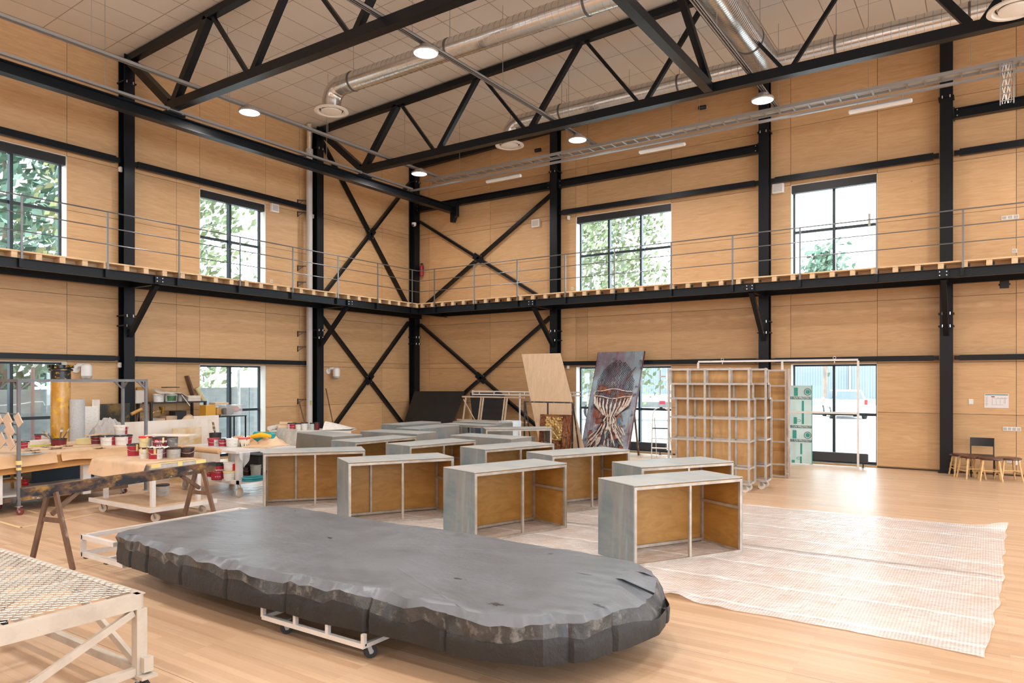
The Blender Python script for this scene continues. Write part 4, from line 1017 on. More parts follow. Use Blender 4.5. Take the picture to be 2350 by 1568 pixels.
for k, (x, z, w_) in enumerate([(3.62,1.40,.20),(3.95,1.39,.22),(4.32,1.41,.16),(4.02,1.235,.24),(3.72,1.08,.24),(4.05,1.06,.18)]):
    o = obj('sample_tile',MB().box((x,RY0-.05,z),(w_,.012,.17),Matrix.Rotation(-.5,3,'Y') @ Matrix.Rotation(.18,3,'X')),TILE)
    tag(o,'pale clay sample tile hung on the rack rungs, '+['upper row outermost','upper row middle','upper row beside the post','middle row','lower row outer','lower row inner'][k],'tile','clay tiles on the rack rungs')
# ---------------------------------------------------------------- tall tubes
YEL = patches('peeling_yellow',(.46,.22,.025,1),[((.62,.40,.16,1),(2.2,2.2,1.3),.50,.07,3),((.66,.40,.01,1),(6,6,8),.60,.03,1),((.05,.03,.015,1),(9,9,6),.69,.02,2)],rough=.25)
BLKY = patches('black_yellow',(.012,.011,.012,1),[((.55,.33,.02,1),(9,9,16),.60,.03,4)],rough=.3)
p = onx(139,1000,1.62)
r = thing('yellow_column','tall shiny yellow column with black crown, peeling gold paint','column prop',(p.x,p.y,0))
part(r,'shaft',MB().lathe([(.163,0),(.163,2.02)],n=32),YEL)
part(r,'collar',MB().lathe([(.168,1.98),(.170,2.16),(.205,2.17),(.205,2.20),(.17,2.21)],n=32,cap=False),BLKY)
mb = MB().lathe([(.17,2.21),(.175,2.28),(0,2.28)],n=32,cap=False)
for k in range(16):
    a = 2*PI*k/16; mb.box((.19*math.cos(a),.19*math.sin(a),2.25),(.05,.045,.06),a)
part(r,'crown',mb,BLKY)
p = onx(177,1000,1.78)
r = thing('grey_tube','grey felt-covered tube standing right of the yellow column','tube',(p.x,p.y,0))
part(r,'tube_wall',MB().lathe([(.130,0),(.130,1.63),(.118,1.63),(.118,.02)],n=32),mat('grey_felt',(.40,.41,.42,1),(.47,.48,.49,1),rough=.85,scale=(40,40,40)))

# ---------------------------------------------------------------- near paint trolley
Z1 = .815
r = thing('paint_trolley','near white trolley crowded with red paint cans behind the trestle','trolley',(5.7,-12.25,0))
part(r,'top_board',MB().span((4.95,-12.66,Z1-.02),(6.42,-11.83,Z1)),PLYP,**W)
part(r,'edge_board',MB().span((6.42,-12.66,Z1-.075),(6.445,-11.83,Z1-.004)),CANG,**W)
part(r,'lower_board',MB().span((4.86,-12.72,.19),(6.54,-11.74,.215)),PLYP,**W)
part(r,'lower_rim',MB().span((4.86,-12.74,.165),(6.54,-12.72,.225)).span((6.54,-12.74,.165),(6.56,-11.72,.225)),ALUW,**W)
for x, y in ((5.05,-12.58),(6.38,-12.60),(5.05,-11.90),(6.36,-11.90)):
    part(r,'leg',MB().span((x-.028,y-.028,.215),(x+.028,y+.028,Z1-.02)),ALUW,**W)
    part(r,'tape_patch',MB().span((x-.031,y-.031,Z1-.07),(x+.031,y+.031,Z1-.03)),MASK,**W)
WHL = mat('cream_wheel',(.62,.55,.46,1),rough=.5)
for x, y in ((4.98,-12.60),(6.38,-12.58),(6.40,-11.88),(4.98,-11.88)): caster(r,x,y,.165,.062,WHL,rot=.5)
mb = MB()
for y0, y1, zz in ((-12.66,-12.52,Z1-.05),(-12.27,-12.20,Z1-.085),(-11.99,-11.83,Z1-.06)): mb.span((6.446,y0,zz),(6.449,y1,Z1+.002))
mb.span((6.38,-12.55,Z1),(6.449,-11.95,Z1+.002))
part(r,'tape_strip',mb,MASK,**W)
# paper over the left half
mb = MB()
def drape(u, v):
    x = 4.90+1.50*u; y = -12.69
    if v < .45:
        t = v/.45; return (4.90+1.42*u, -11.85-.83*t, Z1+.004+.003*vnoise((u*4,t*3,1),2))
    t = (v-.45)/.55; drop = (.20+.05*math.sin(3.1*u+.5)-.03*u)*t
    return (4.86+1.5*u-.06*t*(1-u), -12.685-.05*t-.015*math.sin(7*u)*t, Z1+.002-drop)
mb.sheet(drape,24,16,th=.002)
o = obj('kraft_cover',mb,KRAFTL,smooth=60); tag(o,'pale kraft cover draped over the near paint trolley, hanging in front','paper')
bucket(307,1049,Z1,29,29,'red and black can leftmost on the near trolley',CANW,RED,(-1.2,1.1),tapes=(.45,))
b1 = bucket(332,1054,Z1,24,26,'small pale taped can carrying the cream can, near trolley',CANW,tapes=(-.6,.4),lid=CANB)
b2 = bucket(357,1056,Z1,32,28,'red and white taped can at the front of near trolley',CANW,RED,(-1.3,.2),tapes=(-.1,),stripe=CANW)
b6 = bucket(374,1053,Z1,22,26,'dark red can squeezed behind the taped red can',CANW,REDD,(-1.2,1.2))
bucket(398,1053,Z1,33,24,'grey white can with paper on its lid, near trolley',CANG,lid=CANB)
bucket(430,1051,Z1,31,22,'dark brown can at the right end of near trolley',CANB,lid=LIDK)
def ontop(o, base, px, wpx, hpx, dz=.002, **k):
    pass
def stacked(base, hpx, px, wpx, h2, lab, **k):
    z = base.location.z+hpx*depth(base.location)/F_PX+.001
    o = bucket(px,1040,z,wpx,h2,lab,**k); 
    d = ray(px,1000); t = depth(base.location)-.0; q = EYE+d*t; o.location = (q.x,q.y,z)
    return o
stacked(b1,26,334,30,27,'cream taped can with red lid stacked at the back',body=CANW,band=CANY,bandr=(-1.4,.35),lid=mat_logo,tapes=(.25,))
stacked(b2,28,366,34,25,'large dark red can with white lettering stacked on others',body=REDD,band=REDD,tapes=(.5,),txt='Harmony')
b9 = stacked(b6,26,394,30,25,'dark streaked pail under the white board, near trolley',body=patches('streaked_grey',(.16,.16,.17,1),[((.40,.38,.33,1),(12,12,18),.56,.04,1)],rough=.5),lid=None,handle=False)
z9 = b9.location.z+25*depth(b9.location)/F_PX
o = obj('white_board',MB().box((b9.location.x-.03,b9.location.y,z9+.01),(.66,.26,.016),.55),PAPER); tag(o,'small white board lying across the pails on near trolley','board')
q = onz(398,1030,Z1); o = obj('rag',MB().sheet(lambda u,v:(b9.location.x+.10+.24*(u-.5),b9.location.y-.26+.2*(v-.5),Z1+.198+.02*vnoise((u,v,1),7)),10,10,th=.006),CANW,smooth=60); tag(o,'white paper rag on the lid of the grey white can','rag')
bucket(373,1140,.216,29,26,'pale can with black rim on the lower board of near trolley',CANG,lid=LIDK)

# ---------------------------------------------------------------- far paint trolley
Z2 = .80
r = thing('paint_trolley','far white trolley with hanging film and paint pots on both levels','trolley',(4.8,-10.1,0))
part(r,'top_board',MB().span((3.85,-10.78,Z2-.04),(5.68,-9.55,Z2)),ALUW,**W)
part(r,'lower_board',MB().span((3.85,-10.74,.255),(5.66,-9.6,.29)),mat('white_deck',(.66,.63,.60,1),rough=.5),**W)
part(r,'lower_rim',MB().span((3.82,-10.77,.245),(5.70,-10.74,.31)).span((5.66,-10.77,.245),(5.70,-9.58,.31)),ALUW,**W)
for x, y in ((3.95,-10.66),(5.58,-10.66),(3.95,-9.68),(5.58,-9.68)):
    part(r,'leg',MB().span((x-.045,y-.045,.29),(x+.045,y+.045,Z2-.04)),ALUW,**W); caster(r,x,y,.245,.085,WHL,rot=1.9,fork=WHL)
film2 = seethru('hanging_film',(.85,.85,.86,1),.45,.2)
mb = MB().sheet(lambda u,v:(5.68+.03+.03*math.sin(9*u)*v, -10.78+.02+.22*(u-.5)*(1-v*.2)+.12, Z2-.01-.28*v*(1-abs(u-.5)*1.2)),8,6)
o = obj('film_corner',mb,film2,smooth=60); tag(o,'clear film tip hanging from the far trolley corner','plastic film')
bucket(490,1025,Z2,26,18,'red can leftmost on the far trolley',CANW,RED,(-1.2,.1),lid=RED)
bucket(511,1026,Z2,20,18,'red and white can second from left on far trolley',CANW,RED,(-1.3,1.3),lid=LIDK,stripe=CANW)
bucket(533,1027,Z2,28,19,'plain white pot on the far trolley',CANW,lid=CANW,handle=False)
bucket(560,1026,Z2,27,20,'paint-dripped pot at the right on the far trolley',DRIP,lid=mat_logo,handle=False)
bb = bucket(494,1018,Z2,27,24,'black tub with old brushes at the back of far trolley',BLACK,lid=None,open_=True,handle=False)
cb = bb.location
brush(cb,.10,-.75,2.4,'ragged brown brush bending left out of the black tub',.20); brush(cb,.10,-.35,2.0,'thin brush standing in the black tub',.22)
for k, (dx, dy, w_, m, lab) in enumerate([(-.2,.35,.9,KRAFT,'crumpled kraft paper heap on the far trolley'),(.25,.60,.7,KRAFTL,'pale crumpled paper behind the kraft heap on far trolley')]):
    cx_, cy_ = 4.9+dx, -10.3+dy
    mb = MB().sheet(lambda u,v:(cx_+w_*(u-.5), cy_+.5*(v-.5), Z2+.004+.16*abs(vnoise((u*2+k*3,v*2,k),2.3))*math.sin(PI*u)*math.sin(PI*v)+.10*math.sin(PI*u)*math.sin(PI*v)),14,10)
    o = obj('paper_heap',mb,m,smooth=20); tag(o,lab,'paper')
mb = MB().path([(4.95,-9.95,Z2+.16),(5.15,-9.9,Z2+.20),(5.35,-9.85,Z2+.18)],[.035,.05,.03],n=10); o = obj('yellow_bag',mb,mat('bright_yellow',(.75,.42,.01,1),rough=.4)); tag(o,'bright yellow bag peeking from the paper heap','bag')
mb = MB().path([(4.75,-9.62,1.05),(5.0,-9.58,1.07),(5.28,-9.55,1.06)],[.03,.055,.03],n=10)
o = obj('teal_bag',MB().box((5.0,-9.72,Z2+.12),(.5,.14,.23),.1,bev=.03),mat('teal',(.01,.26,.29,1),rough=.4)); tag(o,'teal plastic bag at the back of the far trolley','bag')
o = obj('grey_board',MB().box((5.35,-9.50,.95),(.55,.02,.30),Matrix.Rotation(-.12,3,'X')),CANG); tag(o,'grey panel upright behind the teal bag','panel')
mb = MB().path([(3.9,-10.80,Z2-.02),(4.6,-10.80,Z2-.02),(5.25,-10.80,Z2-.02)],.048,n=14); o = obj('paper_roll',mb,KRAFT); tag(o,'kraft paper roll lying along the front of far trolley','paper roll')
o = obj('board_offcut',MB().box((5.35,-10.0,Z2+.012),(.5,.5,.02),.3),KRAFTL); tag(o,'flat pale board at the right end of far trolley','board')
# lower level
L2 = .291
bucket(500,1103,L2,32,38,'big dark red pail with white lettering on far trolley lower deck',REDD,RED,(-1.4,1.4),lid=BLACK,txt='Harmony',name='paint_pail')
bucket(481,1097,L2,14,20,'small red can left of the big lettered pail',CANW,RED,(-1.3,1.3))
t0 = bucket(527,1105,L2,28,22,'white tub with yellow lid on far trolley lower deck',CANW,lid=MASK,handle=False,name='plastic_tub')
o = bucket(527,1105,L2,27,20,'white tub stacked on the yellow-lidded tub',CANW,mat_logo,(.5,1.2),lid=CANW,handle=False,name='plastic_tub'); o.location = (t0.location.x,t0.location.y,L2+.002+22*depth(t0.location)/F_PX)
bucket(587,1094,L2,24,26,'grey plastic pail behind the teal hose',CANG,lid=CANG,name='paint_pail')
bucket(566,1092,L2,16,20,'dark rusty can between film corner and grey pail',CANB,lid=BLACK)
o = obj('black_case',MB().box((5.1,-9.95,L2+.18),(.5,.35,.36),.1,bev=.02),BLACK); tag(o,'black case on the lower deck of far trolley','case')
q = onz(582,1101,L2+.02); mb = MB()
for k in range(2): mb.path([(q.x+.13*math.cos(t),q.y+.19*math.sin(t),L2+.022+.032*k) for t in [2*PI*i/28 for i in range(28)]],.018,n=8,closed=True,caps=False)
o = obj('teal_hose',mb,mat('teal_hose',(.0,.20,.24,1),rough=.25)); tag(o,'coiled teal hose on the lower deck of far trolley','hose')

# ---------------------------------------------------------------- trestle table beyond
r = thing('trestle_table','distant table on silver trestles with cans and paper, before grey pipe','table',(2.3,-6.25,0),rad(33))
ZT4 = .77
part(r,'table_top',MB().box((0,0,ZT4-.012),(1.95,.75,.024)),CANW)
for s in (-.62,.62):
    t = MB()
    part(r,'trestle',MB().box((s,0,ZT4-.045),(.06,.70,.04)),CANG)
    for u in (-.25,.25):
        for v in (-1,1): part(r,'leg',MB().beam((s+v*.03,u,ZT4-.06),(s+v*.24,u*1.1,0),.035,.025,up=(0,1,0)),GALV)
def on4(px, z=ZT4): # a spot on that table, along its middle line
    c = Vector((2.3,-6.25,0)); d = Vector((math.cos(rad(33)),math.sin(rad(33)),0)); v = ray(px,980)
    # intersect the view ray with the vertical plane through the table's axis, slightly in front of it
    n = Vector((-d.y,d.x,0)); cc = c-n*.12; t = (cc-EYE).dot(n)/v.dot(n); q = EYE+v*t; return Vector((q.x,q.y,z))
def can4(px, wpx, hpx, lab, **k):
    q = on4(px); o = bucket(px,985,ZT4,wpx,hpx,lab,grp='cans on the distant trestle table',**k); o.location = (q.x,q.y,ZT4+.001); return o
can4(670,19,16,'red and white can leftmost on the distant trestle table',band=RED,bandr=(-.6,1.3)); can4(685,15,15,'pale can beside the red one on trestle table',handle=False); can4(699,15,17,'pale can with thick dark lid on trestle table',handle=False)
can4(717,11,16,'mint green jar on the distant trestle table',body=mat('mint',(.42,.55,.50,1),rough=.3),lid=LIDK,handle=False); can4(727,12,17,'dark red can behind the mint green jar',body=REDD,handle=False)
M4 = Matrix.Rotation(rad(33),3,'Z')
def w4(x, y, z): q = M4 @ Vector((x,y,0)); return (2.3+q.x,-6.25+q.y,z)
for k in range(2):
    o = obj('paper_roll',MB().tube(w4(-.86,-.05+.11*k,ZT4+.06+.075*k),w4(-.55,-.05+.11*k,ZT4+.06+.075*k),.055,n=14),KRAFTL); tag(o,['kraft roll lying lower on the trestle table','kraft roll lying on top of another, trestle table'][k],'paper roll')
o = obj('paper_roll',MB().tube(w4(-.98,-.35,ZT4+.055),w4(-.98,.34,ZT4+.055),.055,n=14),CANW); tag(o,'white film roll at the end of the trestle table','plastic roll')
o = obj('cream_sheet',MB().sheet(lambda u,v:w4(.30+.66*u,-.33+.66*v,ZT4+.012+.20*math.sin(PI*min(1,v*1.1))*(1-u)**.8+.02*u),14,10,th=.003),CANW,smooth=60); tag(o,'large cream sheet sloping over the trestle table end','paper')
o = obj('hanging_sheet',MB().sheet(lambda u,v:w4(.40+.62*u,-.39-.01*math.sin(12*u)*v,ZT4+.004-.16*v*(.6+.4*u)),14,4,th=.003),film2,smooth=60); tag(o,'film edge hanging from the trestle table front','plastic film')

# ---------------------------------------------------------------- black shelf by the wall with odds and ends
r = thing('black_shelf','black two-level shelf against the left wall between column and window','shelf',(.42,-8.86,0))
Y0s, Y1s = -9.45, -8.08
for z in (1.465,1.0,.25): part(r,'shelf_board',MB().span((.06,Y0s,z),(.66,Y1s,z+.03)),BLACK,**W)
for x in (.09,.63):
    for y in (Y0s+.03,Y1s-.03): part(r,'post',MB().span((x-.025,y-.025,0),(x+.025,y+.025,1.465)),BLACK,**W)
ZS = 1.496
def sh(px): return onx(px,920,.42)
def tub(px, wpx, hpx, lab, m, lid, z=ZS, **k):
    q = sh(px); o = bucket(px,940,.3,wpx,hpx,lab,m,lid=lid,grp='pails on the black shelf',**k); 
    return o, q
def shelfpail(px, wpx, hpx, lab, m, lid, band=None):
    q = sh(px); D = depth(q); rr = wpx/2*D/F_PX; h = hpx*D/F_PX
    o = thing('paint_pail',lab,'paint can',(q.x,q.y,ZS),math.atan2(EYE.y-q.y,EYE.x-q.x),'pails on the black shelf')
    part(o,'body',MB().lathe([(rr*.88,0),(rr*.97,h*.92),(0,h*.92)],n=24),m); part(o,'lid',MB().lathe([(rr*.98,h*.8),(rr*1.02,h*.82),(rr*1.02,h),(0,h)],n=24),lid)
    if band: part(o,'printed_label',arc(MB(),rr*.88,rr*.97,h*.08,h*.72,-.5,1.1,n=10),band)
    return o
shelfpail(364,24,19,'white pail on the black shelf under the cloth',CANW,CANW)
shelfpail(391,29,19,'white pail with green label on the black shelf',CANW,CANW,patches('green_label',(.05,.18,.06,1),[((.05,.06,.06,1),(9,9,9),.5,.05,1),((.25,.42,.18,1),(12,12,12),.62,.04,2)],rough=.4))
q = sh(413); o = obj('glass_jar',MB().lathe([(.05,0),(.055,.12),(.045,.14),(.045,.17)],(q.x,q.y,ZS),n=18),CANG); tag(o,'small dark jar beside the cloth on the black shelf','jar')
a, b = sh(353), sh(421)
mb = MB().sheet(lambda u,v:(.30+.36*v, a.y+(b.y-a.y)*u, ZS+.19+.11*(1-u)*(1-v)+.02*vnoise((u*3,v*2,2),2)-(.10*max(0,u-.75)/.25)),16,8,th=.006)
o = obj('canvas_cloth',mb,PAPER,smooth=60); tag(o,'off-white canvas cloth draped over the pails on the shelf','cloth')
q = sh(394); o = obj('black_tray',MB().box((q.x-.05,q.y,ZS+.33),(.25,.30,.02)),BLACK); tag(o,'dark flat lid on top of the canvas cloth','lid')
a = sh(405); o = obj('white_stick',MB().tube((.66,a.y-.02,ZS+.16),(.74,a.y+.14,ZS-.10),.008,n=6),CANW); tag(o,'thin white stick hanging over the edge of black shelf','stick')
q = sh(438)
for k in range(2):
    o = obj('white_box',MB().box((q.x,q.y,ZS+.032+.066*k),(.30,.32,.064),0,bev=.003),PAPER); tag(o,['lower of two flat white boxes on the black shelf','upper of two flat white boxes on the black shelf'][k],'box')
a, b = onx(427,878,.05), onx(440,919,.05)
o = obj('old_plank',MB().beam((.10,b.y,ZS+.135),(.07,a.y,ZS+.60),.04,.16,up=(1,0,0)),OLDW); tag(o,'dark weathered plank leaning on the wall above white boxes','plank')
o = obj('cream_tube',MB().tube((.12,b.y+.27,ZS+.0),(.09,b.y+.10,ZS+.31),.055,n=18),CANY); tag(o,'cream cardboard tube leaning beside the dark plank','tube')
q = sh(345); o = obj('brown_board',MB().box((.09,q.y,ZS+.17),(.02,.26,.34)),PLYIN); tag(o,'brown board behind the white pail on the shelf','board')
ZM = 1.031
q = onx(373,950,.60)
r = thing('gooseneck_lamp','small brass gooseneck lamp on the lower level of black shelf','lamp',(.58,q.y-.24,ZM))
BRASS = mat('brass',(.62,.42,.14,1),rough=.25,metal=1)
part(r,'stem',MB().path([(0,0,0),(0,-.02,.16),(0,.05,.25),(0,.18,.27),(0,.24,.22)],.008,n=8),BRASS); part(r,'lamp_shade',MB().lathe([(.015,-.02),(.03,.0),(.07,.15),(.062,.15)],(0,.24,.21),n=18,cap=False),BRASS); part(r,'base',MB().lathe([(.06,0),(.06,.012),(.01,.02)],n=18),BRASS)
for k, (px, s, h, m, lab) in enumerate([(362,.20,.09,KRAFTL,'low cardboard box behind the brass lamp'),(387,.26,.14,KRAFTL,'cardboard box right of the brass lamp'),(408,.28,.24,BLACK,'black box in the middle of the lower shelf'),(345,.26,.10,CANG,'grey tray at the column end of the lower shelf')]):
    q = onx(px,950,.38); o = obj('storage_box',MB().box((q.x,q.y,ZM+h/2),(.26,s,h),0,bev=.004),m); tag(o,lab,'box')
q = onx(430,950,.45); o = obj('sack_cloth',MB().sheet(lambda u,v:(q.x-.2+.4*u,q.y-.22+.44*v,ZM+.002+.16*math.sin(PI*u)*math.sin(PI*v)+.03*abs(vnoise((u,v,3),6))),10,10),KRAFTL,smooth=30); tag(o,'heap of beige sackcloth on the lower black shelf','cloth')
o = obj('yellow_cone',MB().lathe([(.045,0),(.05,.06),(0,.11)],(q.x+.1,q.y+.27,ZM),n=14),CANY); tag(o,'yellow cone-shaped cap at the end of the lower shelf','cap')
# black side table by the window
r = thing('side_table','thin black side table with boxes in front of the window','table',(.72,-7.4,0))
ZB = 1.13; a, b = onx(458,953,.72), onx(553,953,.72)
part(r,'table_top',MB().span((.45,a.y+.12,ZB-.025),(.95,b.y,ZB)),BLACK,**W)
for x in (.47,.93):
    for y in (a.y+.15,b.y-.02): part(r,'leg',MB().span((x-.014,y-.014,0),(x+.014,y+.014,ZB-.025)),BLACK,**W)
def sb(px, y, x=.72): return onx(px,y,x)
q = sb(473,940); o = obj('yellow_box',MB().box((q.x,q.y+.04,ZB+.135),(.26,.26,.27),0,bev=.005),mat('box_yellow',(.58,.30,.035,1),rough=.5)); tag(o,'ochre yellow box on the black side table','box')
q = sb(500,940); o = obj('flat_carton',MB().box((q.x,q.y+.03,ZB+.30),(.24,.36,.05),0),PLYP); tag(o,'flat carton bridging the ochre box and clear bin','box')
o = obj('orange_heap',MB().box((q.x,q.y-.04,ZB+.10),(.22,.16,.20),.3,bev=.04),PLYIN); tag(o,'brown wooden block pile under the flat carton','block')
q = sb(529,945)
r = thing('clear_bin','clear plastic bin with orange and grey things on side table','bin',(q.x,q.y,ZB))
cb_ = seethru('clear_plastic',(.75,.75,.75,1),.35,.2); mb = MB().box((0,0,.12),(.34,.44,.24),0,bev=.01); part(r,'bin_body',mb,cb_); part(r,'bin_lid',MB().box((0,0,.25),(.37,.48,.02),0,bev=.005),cb_)
part(r,'orange_contents',MB().box((.02,.10,.15),(.2,.14,.14),.4,bev=.04),mat('coral',(.66,.18,.09,1),rough=.5)); part(r,'grey_contents',MB().box((.0,-.08,.10),(.26,.22,.16),.3,bev=.04),RUBBER)
# white boards standing on edge behind the trolleys
for k, (p0, p1, x, zt, lab) in enumerate([(283,478,2.62,1.20,'long stained white board standing on edge behind the trolleys'),(446,503,2.35,1.24,'shorter cream board overlapping the long white one'),]):
    a, b = onx(p0,990,x), onx(p1,990,x)
    o = obj('white_board',MB().box((x,(a.y+b.y)/2,zt/2),(.03,b.y-a.y,zt),Matrix.Rotation(-.05,3,'Y')),PAPER); tag(o,lab,'board')
a, b = onx(395,1000,3.05), onx(462,1000,3.05)
o = obj('yellowed_board',MB().box((3.05,(a.y+b.y)/2,.53),(.025,b.y-a.y,1.06)),patches('yellowed',(.62,.50,.34,1),[((.55,.36,.14,1),(4,4,4),.52,.1,1),((.68,.64,.55,1),(3,3,3),.58,.08,2)],rough=.6)); tag(o,'yellow stained board leaning before the long white board','board')
# things left of the boards: film, panels
FOILP = seethru('crumpled_film',(.55,.52,.50,1),.72,.25)
a = onx(235,985,1.75)
o = obj('film_heap',MB().sheet(lambda u,v:(1.50+.5*v,a.y-.27+.82*u,.72+.52*math.sin(PI*u)**.6*math.sin(PI*min(1,v+.1))+.07*vnoise((u*3,v*3,4),4)),20,12),FOILP,smooth=15); tag(o,'grey crumpled film heap behind the long work table','plastic film')
o = obj('storage_crate',MB().box((1.75,a.y+.14,.36),(.5,.82,.71),0,bev=.01),CANG); tag(o,'grey crate carrying the crumpled film heap','crate')
a = onx(258,955,.32); o = obj('ochre_board',MB().box((.30,a.y,.74),(.04,.75,1.48)),patches('dark_ochre',(.02,.018,.012,1),[((.16,.09,.01,1),(4,4,4),.55,.08,2)],rough=.35)); tag(o,'dark panel with ochre stains leaning left of the rack column','panel')
a = onx(223,965,.55); o = obj('white_post',MB().box((.5,a.y,.79),(.07,.12,1.58)),PAPER); tag(o,'white speckled post standing before the dark ochre panel','post')
a = onx(206,950,.5); o = obj('white_carton',MB().box((.42,a.y,.72),(.3,.3,1.44),0,bev=.01),CANW); tag(o,'tall white carton right of the grey felt tube','box')
# glazed frame by the column
a = onx(325,920,.35); r = thing('glazed_frame','small glazed frame leaning right of the rack column','frame',(.30,a.y,1.50))
part(r,'frame_edge',MB().box((0,0,.12),(.03,.24,.30)),CANG); part(r,'glass_face',MB().box((.018,0,.12),(.004,.20,.26)),PAPER)
# tools over the board: hammer-like roller
a = onx(308,950,1.2); r = thing('paint_roller','worn paint roller standing in front of the rack column','roller',(1.2,a.y,.62))
part(r,'roller_handle',MB().tube((0,0,0),(0,.08,.68),.012,n=8),OLDW); part(r,'roller_sleeve',MB().tube((0,-.06,.66),(0,.16,.76),.035,n=14),PLYIN)
o = obj('roller_crate',MB().box((1.2,a.y,.31),(.4,.4,.62),0,bev=.01),BLACK); tag(o,'black crate the worn paint roller stands on','crate')
# below the long work table
r = thing('wooden_stool','brown wooden stool under the long work table','stool',(3.35,-13.25,.271))
for x in (-.14,.14):
    for y in (-.14,.14): part(r,'leg',MB().beam((x,y,0),(x*.8,y*.8,.44),.035,.035),PLYIN)
part(r,'seat',MB().box((0,0,.455),(.32,.32,.03),0,bev=.008),PLYIN); part(r,'stretcher',MB().box((.13,0,.15),(.02,.26,.03)).box((-.13,0,.15),(.02,.26,.03)).box((0,.13,.15),(.26,.02,.03)).box((0,-.13,.15),(.26,.02,.03)),PLYIN)
q = onz(57,1115,.271); o = bucket(57,1115,.271,16,13,'small bright red bucket below the long work table',mat('bucket_red',(.60,.01,.015,1),rough=.35),lid=None,open_=True,grp='things below the work table',name='bucket')
q = onz(128,1097,.271); o = obj('painted_chest',MB().box((q.x-.2,q.y+.05,.271+.13),(.40,.62,.26),.1,bev=.006),patches('stained_chest',(.22,.19,.13,1),[((.42,.26,.02,1),(4,4,4),.55,.06,2),((.02,.02,.02,1),(3,3,9),.58,.05,1)],rough=.5)); tag(o,'stained chest with yellow paint below the work table','chest')
q = onz(75,1090,.271); o = obj('navy_box',MB().box((2.7,q.y,.271+.17),(.35,1.0,.34)),mat('navy',(.012,.03,.05,1),rough=.4)); tag(o,'dark navy box at the back below the work table','box')
for k, px in enumerate((183,207)):
    q = onz(px,1092,.02); r = thing('wooden_trestle',['left small wooden trestle behind the trolley legs','right small wooden trestle behind the trolley legs'][k],'trestle',(q.x-.1,-11.33+.12*k,0),.3)
    for x in (-.13,.13):
        for y in (-.06,.06): part(r,'leg',MB().beam((x*1.2,y*1.3,0),(x,y,.56),.035,.03),PLYIN)
    part(r,'bar',MB().box((0,0,.57),(.4,.12,.03)),OLDW)

# ================================================================ right half: rolling shelf frames
SHB = mat('shelf_aluminium',(.40,.37,.34,1),(.52,.49,.46,1),rough=.42,metal=.35,scale=(5,5,7))
def shelf_unit(lab):
    r = thing('rolling_shelf_frame', lab, 'shelf frame', (0,0,0), 0, 'rolling aluminium shelf frames')
    # local: front plane y = 0, x from -1.48 to 0, depth grows to +y in steps
    t = .034; H = 2.215; xs = [-1.48,-1.115,-.80,-.355,-.02]; zs = [.155,.42,.91,1.36,1.80,2.0,2.20]
    rows = [(.155,1.36,.45),(1.36,1.80,.30),(1.80,2.20,.16)]
    zr = [.155,.43,.905,1.305,1.655,1.925,2.19]
    rows = [(.155,1.655,.44),(1.655,1.925,.29),(1.925,2.19,.15)]
    for x in xs: part(r,'front_post',MB().span((x-t/2,0,.14),(x+t/2,t,H)),SHB)
    for z in zr: part(r,'front_rail',MB().span((xs[0],.002,z-t/2),(xs[-1],t-.002,z+t/2)),SHB)
    for z0, z1, d in rows:
        part(r,'back_board',MB().span((xs[0],d,z0),(xs[-1]+.015,d+.009,z1)),PLYSH)
        for x in xs: part(r,'rear_post',MB().span((x-t/2+.01,d-t,z0),(x+t/2+.01,d-.001,z1)),SHB)
        for z in zr:
            if z0-.01 <= z <= z1+.01:
                part(r,'rear_rail',MB().span((xs[0],d-t,z-t/2),(xs[-1],d-.001,z+t/2)),SHB)
                for x in (xs[0],xs[2],xs[-1]): part(r,'side_rail',MB().span((x-t/2,t,z-t/2),(x+t/2,d-t,z+t/2)),SHB)
    for x in (-1.40,-.09):
        for y in (.06,.36): caster_local(r,x,y,.138)
    return r
def caster_local(r, x, y, z, rw=.06):
    c = part(r,'caster',MB().box((x,y,z-.005),(.07,.07,.01)).tube((x,y,z-.01),(x,y,z-.02),.02).span((x-.03,y-.025,rw),(x+.02,y-.022,z-.02)).span((x-.03,y+.022,rw),(x+.02,y+.025,z-.02)),GALVW)
    part(c,'wheel',MB().tube((x-.01,y-.018,rw),(x-.01,y+.018,rw),rw,n=20),WHL)
PLYSH = plywood('shelf_back_plywood',(.44,.24,.085,1),(.56,.325,.13,1),grain=(7,7,1.5),island=.14)
s1 = shelf_unit('front rolling shelf frame of pale aluminium with plywood back'); s1.location = (12.64,-5.38,0); s1.rotation_euler = (0,0,rad(2))
dup(s1,(12.78,-4.80,0),rad(2),'second rolling shelf frame, mostly hidden behind the front one')
r = thing('narrow_shelf_frame','narrow upright frame panel with weathered edge behind both shelf frames','frame panel',(12.72,-3.02,0),rad(1))
OLDA = patches('weathered_edge',(.40,.31,.25,1),[((.28,.20,.15,1),(5,5,3),.52,.1,1),((.62,.56,.48,1),(9,9,7),.64,.05,2)],rough=.6)
part(r,'back_board',MB().span((-1.45,.16,.02),(.0,.17,2.20)),PLYSH)
for x in (-1.45,-.97,-.48,-.03): part(r,'post',MB().span((x,0,.0),(x+.035,.04,2.21)),SHB)
for z in (.02,.26,.72,1.18,1.56,1.86,2.175): part(r,'rail',MB().span((-1.45,.002,z),(0,.038,z+.033)),SHB)
part(r,'weathered_side',MB().span((.0,-.005,0),(.035,.19,2.225)),OLDA)

